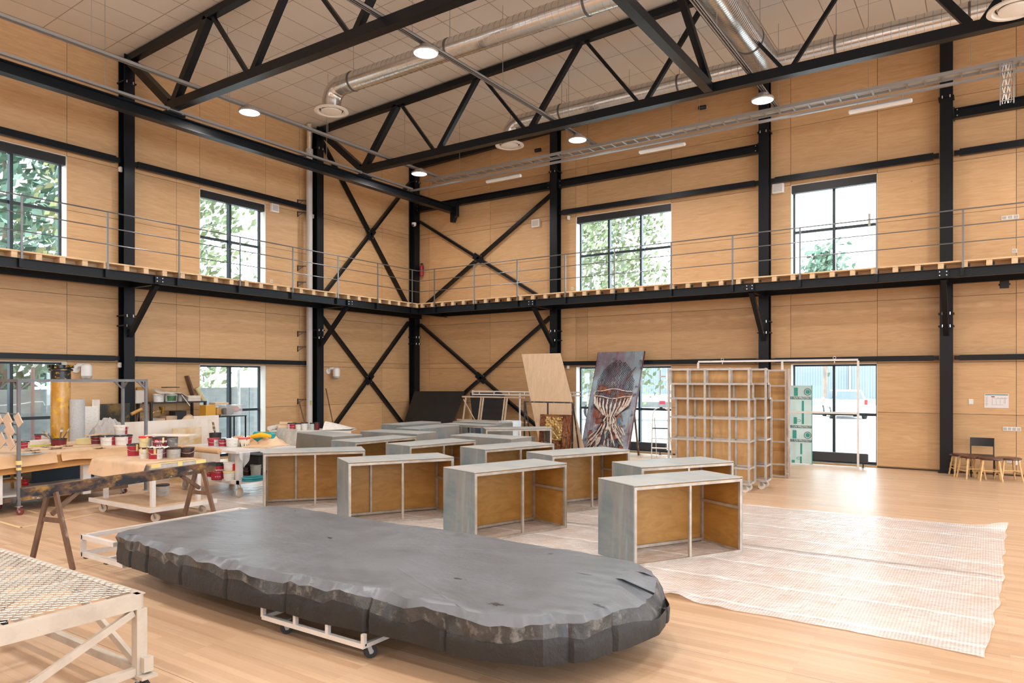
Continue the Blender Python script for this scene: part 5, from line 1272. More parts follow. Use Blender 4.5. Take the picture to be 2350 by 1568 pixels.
# big rectangular aluminium frame near the back wall
r = thing('aluminium_rectangle','large empty aluminium rectangle standing before the two-pane window','frame',(11.9,-.66,0))
A_, B_ = Vector((10.12,-.80,0)), Vector((13.70,-.56,0)); up = Vector((0,0,1)); u_ = (B_-A_).normalized()
zt = 2.45
M_ = A_+u_*1.98
for q, n in ((A_,'side_bar'),(B_,'side_bar'),(M_,'middle_bar')): part(r,n,MB().beam(q+up*.0,q+up*(zt-.02),.04,.045,up=u_),ALUW,**W)
part(r,'top_bar',MB().beam(A_+up*zt,B_+up*zt,.045,.045),ALUW,**W); part(r,'bottom_bar',MB().beam(A_+up*.022,B_+up*.022,.045,.044),ALUW,**W)
part(r,'cross_bar',MB().beam(M_+up*1.25,B_+up*1.25,.04,.045),ALUW,**W)
for t in (.165,.865):
    q = A_.lerp(B_,t)+up*zt; part(r,'eye_bolt',MB().path([q+Vector((.03*math.cos(k),0,.05+.03*math.sin(k))) for k in [2*PI*i/12 for i in range(12)]],.005,n=5,closed=True,caps=False).tube(q-up*.07,q+up*.03,.005,n=6),CHROME,**W)

# polycarbonate sheet with green print
POLY = seethru('polycarbonate',(.56,.72,.71,1),.86,.12); PG = mat('print_green',(.05,.30,.24,1),rough=.4); PD = mat('print_dark_green',(.10,.19,.20,1),rough=.4); PE = mat('green_edge',(.0,.42,.24,1),rough=.3)
YP = -.34
xr_ = ony(1864,1000,YP).x; xl_ = xr_-.62
r = thing('polycarbonate_sheet','translucent sheet printed in green leaning before the two-pane window','plastic sheet',(xr_-.3,YP,0))
zz = lambda py: ony(1840,py,YP).z
xx = lambda px: ony(px,960,YP).x
part(r,'sheet',MB().span((xl_,YP,.02),(xr_,YP+.016,zz(885))),POLY,**W)
part(r,'edge_strip',MB().span((xr_-.012,YP-.003,.02),(xr_+.004,YP+.018,zz(884))),PE,**W)
def inv(o): o.location = r.matrix_basis.inverted() @ o.location if False else o.location-r.location; return o
for a, b, t in ((910.6,916.9,'!  !UV PROTECT'),(976.6,982.9,'! UV PROTECT'),(1008.8,1014.7,'!  !UV PROTECT')):
    part(r,'print_band',MB().span((xl_,YP-.0015,zz(b)),(xr_-.014,YP-.0005,zz(a))),PD,**W)
    h = zz(a)-zz(b); o = text(r,'print_text',t,h*1.0,(xr_-.24-r.location.x,YP-.003-r.location.y,(zz(a)+zz(b))/2),(PI/2,0,0),TXTW)
for x0, x1, y0, y1 in ((1822,1831,890,909),(1821.5,1829,958,973.6),(1819,1828,988,1007),(1840,1845,920,973.6),(1836.6,1841,1018,1043),(1836,1840,1048,1064),(1817,1824,1057,1063)):
    part(r,'print_block',MB().span((xx(x0),YP-.002,zz(y1)),(xx(x1),YP-.0006,zz(y0))),PG,**W)
for py in (899.6,998.6):
    c = (xr_-.10,YP-.002,zz(py)); part(r,'print_ring',MB().path([(c[0]+.075*math.cos(k),c[1],c[2]+.075*math.sin(k)) for k in [2*PI*i/28 for i in range(28)]],.009,n=6,closed=True,caps=False),PD,**W)
    part(r,'print_disc',MB().tube((c[0],YP-.001,c[2]),(c[0],YP-.002,c[2]),.05,n=24),PG,**W)
for py in (965.5,1052): part(r,'print_ring',MB().path([(xx(1833)+.045*math.cos(k),YP-.002,zz(py)+.026*math.sin(k)) for k in [2*PI*i/24 for i in range(24)]],.004,n=5,closed=True,caps=False),PG,**W)

# convectors in front of the ground floor windows
def convector(x0, x1, lab):
    r = thing('convector_heater',lab,'heater',((x0+x1)/2,-.22,0))
    w_ = x1-x0
    part(r,'casing',MB().box((0,0,.215),(w_,.11,.20),0,bev=.008),mat('heater_grey',(.035,.038,.042,1),rough=.4))
    part(r,'top_grille',MB().box((0,0,.318),(w_-.04,.08,.006)),BLACK)
    for s in (-.42,.42): part(r,'foot',MB().tube((s*w_,0,.008),(s*w_,0,.115),.014).box((s*w_,0,.004),(.08,.08,.008)),BLACK)
convector(12.55,13.86,'low dark convector heater under the two-pane window'); convector(6.9,9.05,'low dark convector heater behind the netted painting')

# step ladder
def _ladder():
    r = thing('step_ladder','slim aluminium step ladder between painting and shelf frames','ladder',(9.32,-1.30,0),rad(12))
    pts = [(-.22,0,0),(-.205,.10,1.12),(-.17,.125,1.24),(-.08,.135,1.29),(.08,.135,1.29),(.17,.125,1.24),(.205,.10,1.12),(.22,0,0)]
    part(r,'front_frame',MB().path(pts,.013,n=8),ALUW)
    part(r,'rear_frame',MB().path([(-.20,.62,0),(-.17,.16,1.05),(.17,.16,1.05),(.20,.62,0)],.011,n=8),ALUW)
    for z in (.10,.29,.53): part(r,'step',MB().box((0,z*.09+.01,z),(.42,.09,.022)),ALUW)
    part(r,'platform',MB().box((0,.15,.78),(.40,.22,.025)),BLACK); part(r,'top_clip',MB().box((0,.135,1.295),(.07,.035,.04)),BLACK)
_ladder()

# ---------------------------------------------------------------- netted painting
PAINTING = patches('painting_ground',(.20,.17,.22,1),[((.27,.20,.27,1),(1.6,1.6,.9),.48,.10,1),((.27,.36,.43,1),(1.8,1.8,1.0),.53,.08,2),((.22,.05,.03,1),(6,6,.6),.62,.05,3),((.06,.05,.065,1),(3.2,3.2,3.2),.63,.06,4),((.48,.47,.46,1),(6,6,4),.66,.05,5)],rough=.45,bump=.5)
r = thing('netted_painting','tall dark violet painting with net and bowl relief leaning before window','painting',(7.72,-1.24,0),0)
Wd, Ht = 1.43, 2.91
tilt = math.atan2(.92,2.76); r.rotation_euler = (-tilt,0,rad(-5))
part(r,'panel',MB().box((0,0,Ht/2),(Wd,.045,Ht)),PAINTING)
part(r,'side_edge',MB().span((-Wd/2-.012,-.026,0),(-Wd/2,.026,Ht)).span((Wd/2,-.026,0),(Wd/2+.012,.026,Ht)),mat('dark_red_edge',(.10,.02,.02,1),rough=.4))
NET = mat('net_cord',(.022,.016,.022,1),rough=.5); BONE = patches('bone_white',(.62,.58,.53,1),[((.30,.12,.06,1),(9,9,9),.57,.06,1)],rough=.6); RUST = patches('rust_relief',(.24,.075,.04,1),[((.08,.03,.03,1),(9,9,9),.55,.08,1),((.05,.16,.26,1),(3,3,3),.60,.05,2)],rough=.6,bump=.6)
yf = -.026
rn = random.Random(5)
def inside(u, w_): # goblet-like silhouette of the net
    a = (w_-1.72)/.95
    return abs(u) < (.62*math.sqrt(max(0,1-a*a)) if w_ > 1.15 else .22+.42*abs(w_-1.0))
cords = MB()
for k in range(-11,12):
    for sgn in (-1,1):
        pts = []
        for i in range(41):
            w_ = .12+2.54*i/40; spread = .62 if w_ > 1.3 else .30+.40*abs(w_-.95)
            u = (k/11)*spread*1.05+sgn*.035*((-1)**i)+.015*vnoise((k,w_,sgn),3)
            if inside(u,w_): pts.append((u,yf-.006-.004*rn.random(),w_))
            elif len(pts) > 2: cords.path(pts,.0055,n=4); pts = []
            else: pts = []
        if len(pts) > 2 and sgn > 0 or len(pts) > 4 and k % 2: cords.path(pts,.0055,n=4)
part(r,'net',cords,NET)
m = MB(); m.path([(.60*math.cos(t),yf-.012,1.70+.12*math.sin(t)+.02*math.sin(5*t)) for t in [2*PI*i/40 for i in range(40)]],.016,n=6,closed=True,caps=False); part(r,'bowl_rim',m,BONE)
m = MB()
for k in range(13):
    a = PI*(k+.5)/13; x0 = .58*math.cos(a)
    m.path([(x0,yf-.012,1.64-.09*math.sin(a)),(x0*.90,yf-.03,1.42-.10*math.sin(a)),(x0*.42,yf-.014,1.16-.10*math.sin(a))],[.016,.032,.012],n=6)
part(r,'bowl_ribs',m,BONE)
m = MB()
for k in range(34):
    wx, wz, sz = rn.uniform(-.55,.55), rn.uniform(.15,1.85), rn.uniform(.08,.2)
    m.sheet(lambda u,v:(wx+sz*(u-.5)*(1+.4*vnoise((v,k,1),3)),yf-.003-.014*math.sin(PI*u)*math.sin(PI*v),wz+1.3*sz*(v-.5)*(1+.4*vnoise((u,k,2),3))),5,5)
part(r,'rust_patches',m,RUST)
m = MB()
for k in range(44):
    a = rn.uniform(-.60,.60); z0 = rn.uniform(.12,.95)*(1-.5*abs(a)); m.path([(a,yf-.008,z0),(a*.8+rn.uniform(-.06,.06),yf-.02,z0+.14),(a*.55,yf-.01,z0+.30)],[.010,.02,.008],n=5)
part(r,'shard_fan',m,BONE)
m = MB()
for a, b in (((.42,.95),(-.05,2.0)),((.55,2.45),(.30,2.12)),((-.02,1.0),(-.02,1.9)),((.45,.55),(.10,1.1))): m.path([(a[0],yf-.02,a[1]),((a[0]+b[0])/2+.02,yf-.03,(a[1]+b[1])/2),(b[0],yf-.015,b[1])],.011,n=6)
part(r,'dark_twigs',m,OLDW)
part(r,'prop_leg',MB().beam((.66,.03,1.3),(.66,.66,.22),.04,.04),OLDW)
q = onz(1393,1040,.0); o = obj('grey_block',MB().box((7.98,-1.80,.17),(.16,.11,.34),.2),PAINT); tag(o,'small grey block standing before the painting foot','block')

# leaning plywood board, dark frame, copper relief
TLp, TRp = ony(1197,812,-1.75), ony(1286,812,-1.75); BLp, BRp = ony(1243,1052,-2.25), ony(1347,1052,-2.25); BLp.z = BRp.z = .0
TLp.z = TRp.z = (TLp.z+TRp.z)/2
mb = MB().prism([TLp,TRp,BRp,BLp],(0,.012,0)); o = obj('plywood_board',mb,PLYP); tag(o,'tall pale plywood board leaning left of the netted painting','board')
r = thing('steel_frame','thin dark steel frame on stand in front of the plywood board','frame',(6.55,-2.6,0))
DK = patches('dark_worn_bar',(.03,.028,.032,1),[((.30,.24,.20,1),(9,9,9),.62,.06,1)],rough=.45)
a, b = ony(1203,950,-2.62).x, ony(1313,950,-2.62).x
for x in (a,b): part(r,'post',MB().beam((x,-2.62,0),(x-.01,-2.58,1.43),.035,.035),DK,**W); part(r,'rear_leg',MB().beam((x,-2.2,0),(x-.01,-2.56,1.40),.028,.028),DK,**W)
part(r,'top_bar',MB().beam((a-.02,-2.58,1.43),(b+.01,-2.58,1.43),.035,.035),DK,**W); part(r,'middle_post',MB().beam(((a+b)/2-.02,-2.58,.9),((a+b)/2-.02,-2.58,1.41),.03,.03),DK,**W)
COPPER = patches('copper_foil',(.20,.075,.035,1),[((.30,.13,.06,1),(3,3,3),.52,.08,1),((.09,.035,.02,1),(6,6,6),.57,.06,2)],rough=.35,metal=.7,bump=1)
GOLD = patches('gold_foil',(.45,.28,.10,1),[((.62,.45,.20,1),(9,9,9),.52,.08,1),((.26,.13,.05,1),(7,7,7),.58,.05,2)],rough=.28,metal=.85,bump=1)
a, b = ony(1239,960,-2.80).x, ony(1309,960,-2.80).x
r = thing('copper_relief','square relief of crumpled gold and copper foil leaning on dark frame','artwork',((a+b)/2,-2.86,0)); r.rotation_euler = (rad(-7),0,rad(4)); hw = (b-a)/2
part(r,'panel',MB().box((0,0,.57),(hw*2,.03,1.14)),COPPER)
def crump(x0,x1,z0,z1,sd,amp): return MB().sheet(lambda u,v:(x0+(x1-x0)*u,-.017-.002-amp*abs(vnoise((u*2.2+sd,v*2.2,sd),4.3))-amp*.5*abs(vnoise((u*5,v*5,sd),3)),z0+(z1-z0)*v),22,22)
part(r,'gold_field',crump(-hw*.62,hw*.45,.50,1.08,1,.018),GOLD,smooth=12); part(r,'copper_field',crump(-hw*.98,-hw*.64,.70,1.12,3,.012),COPPER,smooth=12); part(r,'copper_field',crump(hw*.47,hw*.98,.04,1.12,5,.018),COPPER,smooth=12); part(r,'copper_field',crump(-hw*.9,hw*.44,.04,.46,8,.016),COPPER,smooth=12)
q = ony(1250,1020,-3.1); o = obj('olive_block',MB().box((6.72,-3.35,.30),(.30,.25,.60),.7),PAINTD); tag(o,'olive dark block under the see-through plinth by copper relief','block')

# black stage panels, timber frames and aluminium rails along the back wall
def lean(name, pts, m, lab, th=.018, cat='panel'):
    mb = MB().prism(pts,(0,th,0)); o = obj(name,mb,m); return tag(o,lab,cat)
lean('stage_board',[(.30,-.32,1.62),(2.42,-.32,1.64),(2.30,-1.20,0),(-.0+.35,-1.20,0)],STEELP,'large matt black panel leaning into the corner of the walls')
lean('stage_board',[(2.75,-.50,1.60),(3.95,-.50,1.60),(4.55,-1.10,.0),(3.4,-1.10,.0)],STEELP,'second matt black panel seen through the timber frames',)
TIM = mat('raw_timber',(.46,.34,.24,1),(.56,.43,.32,1),rough=.6,scale=(4,4,9))
r = thing('timber_frame','raw timber frame leaning before the black panels at back wall','frame',(4.2,-1.5,0))
def tb(a, b, n='bar', t=.04): part(r,n,MB().beam(a,b,t,t),TIM,**W)
z_ = lambda x,y,z:(x,y,z)
for x in (3.22,3.78,3.86,4.62,4.70): tb((x,-1.62,0),(x+.02,-1.32,1.52),'upright',.035)
tb((3.1,-1.33,1.50),(5.3,-1.33,1.50),'top_rail'); tb((3.05,-1.51,.82),(5.5,-1.51,.82),'middle_rail'); tb((3.1,-1.60,.12),(5.4,-1.60,.12),'bottom_rail')
tb((3.2,-1.40,1.42),(3.95,-1.58,.55),'diagonal',.02)
r = thing('aluminium_rails','long aluminium ladder rails lying across behind the plywood board','ladder',(5.5,-1.15,1.6))
for z in (1.57,1.66): part(r,'long_rail',MB().beam((3.4,-1.18,z),(7.0,-1.18,z),.04,.035),ALUW,**W)
for x in (3.62,4.15,4.68,5.21,5.74,6.27,6.8): part(r,'rung',MB().tube((x,-1.18,1.57),(x,-1.18,1.66),.013,n=8),ALUW,**W)
for x in (6.70,6.86,5.05): part(r,'leg',MB().beam((x,-1.18,0),(x,-1.18,1.62),.035,.03),ALUW,**W)
for z in (.45,.85,1.25): part(r,'leg_rung',MB().beam((6.70,-1.18,z),(6.86,-1.18,z),.03,.03),ALUW,**W)
part(r,'end_plate',MB().box((3.38,-1.18,1.615),(.03,.06,.14)),ALUW,**W)
a, b = ony(1156,985,-2.10), ony(1185,985,-2.10)
o = obj('pale_block',MB().box(((a.x+b.x)/2,-2.1,.445),(b.x-a.x+.02,.45,.89)),mat('pale_blue_panel',(.55,.60,.62,1),(.66,.70,.71,1),rough=.45,scale=(3,3,3))); tag(o,'pale blue-white upright block behind the see-through plinths','block')
a = ony(1075,990,-2.4); o = obj('blue_block',MB().box((a.x,-2.0,.42),(.55,.4,.84)),mat('blue_panel',(.14,.21,.30,1),rough=.4)); tag(o,'dull blue block seen through the farthest plinth','block')
for x, y0, lab in ((.30,-4.02,'dark brown lath leaning right of the column base'),(.20,-4.90,'thin brown lath leaning beside the rain pipe foot')):
    o = obj('wooden_lath',MB().beam((x+.25,y0+.15,0),(x-.10,y0+.0,1.75 if y0 > -4.5 else 1.4),.035,.02),OLDW); tag(o,lab,'lath')

# ---------------------------------------------------------------- stools and chair
SEATW = mat('dark_cherry_seat',(.055,.014,.010,1),(.085,.024,.017,1),rough=.3,scale=(3,9,9)); LEGW = mat('pale_turned_wood',(.60,.38,.16,1),(.68,.45,.21,1),rough=.45,scale=(5,5,5))
def stool(x, y, rz, lab, first=None):
    if first: return dup(first,(x,y,0),rz,lab)
    r = thing('wooden_stool',lab,'stool',(x,y,0),rz,'wooden stools by the right column')
    part(r,'seat',MB().lathe([(.14,.415),(.205,.42),(.222,.435),(.22,.452),(.20,.46),(0,.452)],n=32),SEATW)
    prof = [.012,.017,.013,.019,.014,.021,.022,.015,.022,.019,.015]
    for sx in (-1,1):
        for sy in (-1,1):
            A, B = Vector((sx*.185,sy*.185,0)), Vector((sx*.125,sy*.125,.42))
            part(r,'leg',MB().path([A.lerp(B,i/10) for i in range(11)],prof,n=10),LEGW)
    for sx in (-1,1): part(r,'stretcher',MB().tube((sx*.162,-.162,.16),(sx*.162,.162,.16),.010,n=8),LEGW)
    for sy in (-1,1): part(r,'stretcher',MB().tube((-.155,sy*.155,.21),(.155,sy*.155,.21),.010,n=8),LEGW)
    return r
st0 = stool(15.66,-.62,.3,'wooden stool farthest left, half behind another by the column')
stool(15.83,-.93,.5,'wooden stool second from left, in front of the column',st0); stool(16.15,-1.10,.1,'wooden stool in front of the black chair',st0); stool(16.45,-.88,.35,'rightmost wooden stool beside the wall socket',st0)
r = thing('black_chair','black chair with wide backrest behind the wooden stools','chair',(16.02,-.50,0),rad(2))
part(r,'backrest',MB().sheet(lambda u,v:(-.205+.41*u,.20+.03*math.sin(PI*u),.615+.175*v),8,2,th=.018),BLACK)
part(r,'seat',MB().box((0,0,.435),(.41,.40,.03),0,bev=.01),BLACK)
for s in (-.20,.20):
    part(r,'rear_leg',MB().path([(s,.21,0),(s,.19,.44),(s,.215,.79)],.012,n=8),BLACK); part(r,'front_leg',MB().tube((s,-.19,0),(s,-.19,.43),.012,n=8),BLACK)

# ---------------------------------------------------------------- small things on the walls
def onwall(name, lab, cat, c, d, m, bev=.004, grp=None, extra=None):
    o = thing(name,lab,cat,c,0,grp)
    part(o,'body',MB().box((0,0,0),d,0,bev=bev),m)
    return o
GR = mat('grille_grey',(.50,.48,.46,1),(.60,.58,.55,1),rough=.6,scale=(120,120,120))
def speaker(px, py, wall, lab):
    if wall == 'L':
        q = onx(px,py,.05); o = onwall('wall_speaker',lab,'speaker',(.05,q.y,q.z),(.09,.24,.22),WHITE,.006,'white speakers below the upper rails'); part(o,'grille',MB().box((.047,0,0),(.004,.18,.16)),GR)
    else:
        q = ony(px,py,-.05); o = onwall('wall_speaker',lab,'speaker',(q.x,-.05,q.z),(.27,.09,.23),WHITE,.006,'white speakers below the upper rails'); part(o,'grille',MB().box((0,-.047,0),(.21,.004,.17)),GR)
speaker(630,478,'L','white square speaker right of the left two-pane upper window'); speaker(1230,513,'B','white square speaker between the crossed braces and first back column'); speaker(1786,433,'B','white square speaker left of the two-pane upper back window')
for px, py, wl, lab in ((276,389,'L','white sensor under the upper rail left of the rack column'),(717,497,'L','white sensor under the upper rail by the grey pipe'),(274,838,'L','white sensor under the lower rail by the rack column'),(1305,500,'B','white sensor under the upper rail right of first back column'),(1304,842,'B','white sensor under the lower rail above the plywood board')):
    q = onx(px,py,.06) if wl == 'L' else ony(px,py,-.06)
    onwall('motion_sensor',lab,'sensor',(q.x,q.y,q.z),(.09,.07,.12) if wl == 'L' else (.07,.09,.12),WHITE,.015,'white motion sensors at the columns')
for px, py, lab in ((195,852,'white capsule lamp on the wall arm right of yellow column'),(768,856,'white capsule lamp on the wall right of the pipe column')):
    q = onx(px+4,py,.24); o = thing('capsule_lamp',lab,'lamp',(0,q.y-.06,q.z),0,'white capsule wall lamps')
    part(o,'capsule',MB().lathe([(0,.165),(.06,.155),(.095,.12),(.105,.06),(.105,-.10)],(.24,.06,0),n=24,cap=False),WHITE); part(o,'lens',MB().lathe([(.105,-.10),(.09,-.15),(.05,-.18),(0,-.19)],(.24,.06,0),n=24),CANG)
    part(o,'wall_arm',MB().path([(.03,-.06,.06),(.10,-.05,.13),(.20,.03,.13)],.04,n=12),WHITE); part(o,'wall_plate',MB().tube((.0,-.06,.05),(.04,-.06,.05),.085,n=20),WHITE)
for px, py, lab in ((1236,345,'small black CCTV camera high on back wall left of first column'),(1613,247,'small black CCTV camera high on back wall near the duct lamp')):
    q = ony(px,py,-.10); o = thing('tube_camera',lab,'camera',(q.x,-.10,q.z),0,'small black CCTV cameras high on the wall')
    part(o,'tube_body',MB().tube((-.06,-.10,-.03),(.05,.04,.02),.055,n=16),BLACK); part(o,'bracket',MB().tube((.05,.04,.02),(.07,.10,.02),.03,n=12),CANG)  # tube-shaped CCTV cameras, they give no light
q = ony(963,517,-.13); o = thing('dome_camera','small white dome camera on the corner column','camera',(.30,-.34,q.z)); part(o,'shell',MB().lathe([(0,-.075),(.05,-.065),(.075,-.02),(.075,.05),(0,.06)],n=20),WHITE); part(o,'lens',MB().tube((.02,-.06,-.04),(.03,-.085,-.05),.03,n=14),BLACK)
q = ony(967,619,-.06); o = thing('fire_extinguisher','small red extinguisher hanging above the walkway corner','extinguisher',(.42,-.10,q.z-.22)); part(o,'cylinder',MB().lathe([(0,0),(.06,.0),(.065,.03),(.065,.30),(.03,.36),(.02,.38)],n=18),RED); part(o,'valve',MB().box((0,0,.40),(.10,.03,.04)).path([(.03,0,.40),(.09,0,.32),(.085,0,.14)],.009,n=6),BLACK)
def plate(px, py, wall, w_, h_, lab, n=1, d=.012):
    if wall == 'B':
        q = ony(px,py,-.006); o = thing('wall_socket' if n < 9 else 'wall_panel',lab,'socket',(q.x,-.006,q.z),0,'white plates on the walls'); part(o,'plate',MB().box((0,0,0),(w_,d,h_),0,bev=.003),WHITE)
        for k in range(n): part(o,'insert',MB().box((-w_/2+w_*(k+.5)/n,-d/2-.001,0),(w_/n*.78,.004,h_*.72)),CANG if h_ < .1 else WHITE)
    else:
        q = onx(px,py,.006); o = thing('wall_socket',lab,'socket',(.006,q.y,q.z),0,'white plates on the walls'); part(o,'plate',MB().box((0,0,0),(d,w_,h_),0,bev=.003),WHITE); part(o,'insert',MB().box((d/2+.001,0,0),(.004,w_*.7,h_*.7)),CANG)
plate(2228,922,'B',.085,.11,'white switch plate just right of the stool column'); plate(2322,985,'B',.31,.085,'white four-gang plate below the paper plan',4); plate(2336,1062,'B',.085,.11,'white socket right of the stools'); plate(2316,1058,'B',.085,.085,'white socket between chair and stools')
plate(2318,499,'B',.30,.085,'white triple plate above the walkway, right edge',3); plate(2328,576,'B',.09,.085,'single white socket above the walkway, right edge'); plate(1313,662,'B',.07,.08,'white socket above walkway left of three-pane window'); plate(623,646,'L',.08,.08,'white socket above walkway right of left window'); plate(641,1012,'L',.085,.15,'white socket low on left wall by the trestle table')
q0, q1 = ony(2259,904,-.004), ony(2315,937,-.004); cx_, cz_ = (q0.x+q1.x)/2, (q0.z+q1.z)/2; w_, h_ = q1.x-q0.x, q0.z-q1.z
o = thing('paper_plan','paper escape plan pinned on the wall above the black chair','poster',(cx_,-.004,cz_)); part(o,'paper',MB().box((0,0,0),(w_,.004,h_)),mat('plan_paper',(.74,.72,.72,1),rough=.5))
INK = mat('plan_ink',(.20,.19,.21,1),rough=.6)
part(o,'header_bar',MB().box((0,-.0028,h_*.43),(w_*.94,.001,h_*.06)),mat('plan_header',(.06,.16,.17,1),rough=.5)); part(o,'red_mark',MB().box((-w_*.14,-.0028,h_*.29),(w_*.14,.001,h_*.07)),RED)
lines = MB()
for k in range(9): lines.box((-w_*.41,-.0028,h_*(.28-.075*k)),(w_*(.10+.03*math.sin(k*2.1)),.001,h_*.018))
for k in range(4): lines.box((-w_*.17+w_*.16*k,-.0028,-h_*.06),(w_*.008,.001,h_*(.44-.05*k)))
lines.box((w_*.10,-.0028,h_*.16),(w_*.55,.001,h_*.012)).box((w_*.05,-.0028,-h_*.28),(w_*.46,.001,h_*.012))
lines.path([(w_*(.02+.04*i),-.003,h_*(.20+.05*math.sin(i*1.7))) for i in range(11)],.002,n=4); lines.path([(w_*(.36+.02*math.sin(i*2.1)),-.003,h_*(.18-.05*i)) for i in range(8)],.002,n=4)
part(o,'plan_drawing',lines,INK)
q = ony(2305,650,-.36); o = thing('junction_box','small black box under the walkway beam, right edge','box',(q.x,-.36,3.985)); part(o,'box_body',MB().box((0,0,-.03),(.16,.10,.15),0,bev=.008),BLACK); part(o,'cable_gland',MB().tube((-.10,0,-.03),(.10,0,-.03),.02,n=10),BLACK)
q = ony(1995,505,.18); o = obj('window_sensor',MB().box((q.x,.195,q.z),(.05,.03,.30)),CANG); tag(o,'grey opener bracket on the two-pane upper window','bracket')

# ================================================================ outside
YARD = mat('yard_concrete',(.52,.52,.51,1),(.62,.62,.61,1),rough=.9,scale=(.4,.4,.4))
mb = MB().span((-70,-60,-.25),(-.31,90,-.03)); mb.span((-.31,.31,-.25),(90,90,-.03)); struct('ground_outside',mb,YARD)
CONC = patches('yard_wall_concrete',(.26,.27,.26,1),[((.20,.21,.205,1),(1,1,3),.52,.1,1)],rough=.9)
r = thing('yard_wall','pale concrete yard wall with panel joints outside the left windows','wall',(-6.2,-4,0))
for k in range(14): part(r,'wall_panel',MB().span((-6.3,-32+3.0*k,-.03),(-6.15,-32+3.0*k+2.98,1.73)),CONC,**W)
FPOST = mat('fence_post',(.20,.11,.09,1),rough=.7)
for k, px in enumerate((75,548)):
    q = onx(px,880,-5.95); r = thing('fence_post',['bent steel post at the yard wall left of yellow column','bent grey post at the yard wall seen through right lower left window'][k],'post',(-5.95,q.y,0))
    part(r,'post',MB().tube((0,0,0),(0,0,2.35),.05,n=8),FPOST if k == 0 else CANG); part(r,'bent_arm',MB().beam((0,0,2.33),(0,.28,2.62),.06,.06),CANG)
    if k == 0: part(r,'wire_hook',MB().path([(0,-.9,1.30),(0,-.4,1.32),(0,0,1.38),(0,.25,1.38),(0,.30,1.28)],.018,n=6),CANG)

def leafmat(name, c1, c2): 
    m, N, L, P = newmat(name); P.inputs['Roughness'].default_value = .7; g = N.new('ShaderNodeNewGeometry'); cr = N.new('ShaderNodeValToRGB')
    cr.color_ramp.elements[0].color = c1; cr.color_ramp.elements[1].color = c2; L.new(g.outputs['Random Per Island'],cr.inputs[0]); L.new(cr.outputs[0],P.inputs['Base Color']); return m
PINEL = leafmat('pine_needles',(.07,.13,.09,1),(.20,.30,.21,1)); BIRCHL = leafmat('birch_leaves',(.16,.21,.10,1),(.34,.36,.20,1)); YELL = leafmat('yellow_leaves',(.26,.28,.11,1),(.46,.42,.20,1))
BARK = patches('pine_bark',(.30,.20,.15,1),[((.18,.15,.13,1),(3,3,1.2),.52,.08,1)],rough=.9); BBARK = mat('birch_bark',(.42,.41,.39,1),(.20,.19,.18,1),rough=.8,scale=(2,2,9),lo=.5,hi=.62)
def tree(x, y, h, rad_, z0, leaf, bark, lab, n=2600, ls=.16, trunk=.18, lean_=0, seed=1, name='tree'):
    rr = random.Random(seed); r = thing(name,lab,'tree',(x,y,-.03),0,'trees outside the windows')
    part(r,'trunk',MB().path([(lean_*t*t,.15*math.sin(3*t),h*t) for t in (0,.25,.5,.75,.95)],[trunk,trunk*.85,trunk*.62,trunk*.36,.02],n=9),bark)
    br = MB(); cl = []
    nb = 26
    for k in range(nb):
        t = z0/h+(1-z0/h)*(k+.5)/nb; a = k*2.4; L_ = rad_*(math.sin(PI*min(1,(t-z0/h)/(1-z0/h)*.85+.15)))*(.7+.5*rr.random())
        b0 = Vector((lean_*t*t,.15*math.sin(3*t),h*t)); b1 = b0+Vector((L_*math.cos(a),L_*math.sin(a),L_*.25*rr.uniform(-.4,1)))
        br.path([b0,b0.lerp(b1,.5)+Vector((0,0,.1)),b1],[.045,.03,.01],n=5)
        for q in range(4): cl.append((b0.lerp(b1,.35+.22*q),.35+.18*rad_*rr.random()))
    part(r,'branches',br,bark)
    f = MB()
    for k in range(n):
        c, s = cl[rr.randrange(len(cl))]; p = c+Vector((rr.gauss(0,s),rr.gauss(0,s),rr.gauss(0,s*.7)))
        u = Vector((rr.gauss(0,1),rr.gauss(0,1),rr.gauss(0,1))).normalized(); v = u.orthogonal().normalized(); w_ = u.cross(v); e = ls*rr.uniform(.6,1.3)
        f._add([p+v*e,p+w_*e*.55,p-v*e,p-w_*e*.55],((0,1,2,3),))
    o = part(r,'foliage',f,leaf,smooth=0); return r
tree(-8.3,-14.2,13,2.6,2.0,PINEL,BARK,'bushy pine filling the upper window at the left edge',n=5200,ls=.20,trunk=.24,seed=1,name='pine_tree')
tree(-9.5,-10.9,12,2.4,2.2,PINEL,BARK,'pine with reddish trunk seen right in the left edge window',n=4200,ls=.19,trunk=.22,seed=2,name='pine_tree')
tree(-13.5,-13.0,14,3.0,1.5,PINEL,BARK,'pine farther back behind the left edge window',n=3600,ls=.24,trunk=.26,seed=3,name='pine_tree')
tree(-8.8,-5.3,11,2.3,2.0,YELL,BBARK,'yellowing tree filling the second upper window from the left',n=3600,ls=.15,trunk=.15,lean_=-.8,seed=4,name='leafy_tree')
tree(-11.5,-1.2,12,2.6,1.6,BIRCHL,BBARK,'green tree at the right of the second left window',n=3000,ls=.17,trunk=.16,lean_=.9,seed=5,name='leafy_tree')
tree(-15,-6.5,13,3.2,1.0,PINEL,BARK,'dark pine deep behind the yellowing tree',n=3000,ls=.26,trunk=.24,seed=6,name='pine_tree')
tree(3.2,9.5,12,2.2,1.8,BIRCHL,BBARK,'birch filling two panes of the three-pane upper window',n=4600,ls=.13,trunk=.16,seed=7,name='birch_tree')
tree(1.2,10.4,10,1.9,1.2,BIRCHL,BBARK,'smaller birch at the left of the three-pane window',n=2600,ls=.13,trunk=.14,seed=8,name='birch_tree')
q = EYE+ray(1893,600)*46; tree(q.x,q.y,10.4,2.2,3.5,PINEL,BARK,'distant pine top at the sill of two-pane upper window',n=1800,ls=.22,trunk=.16,seed=9,name='pine_tree')
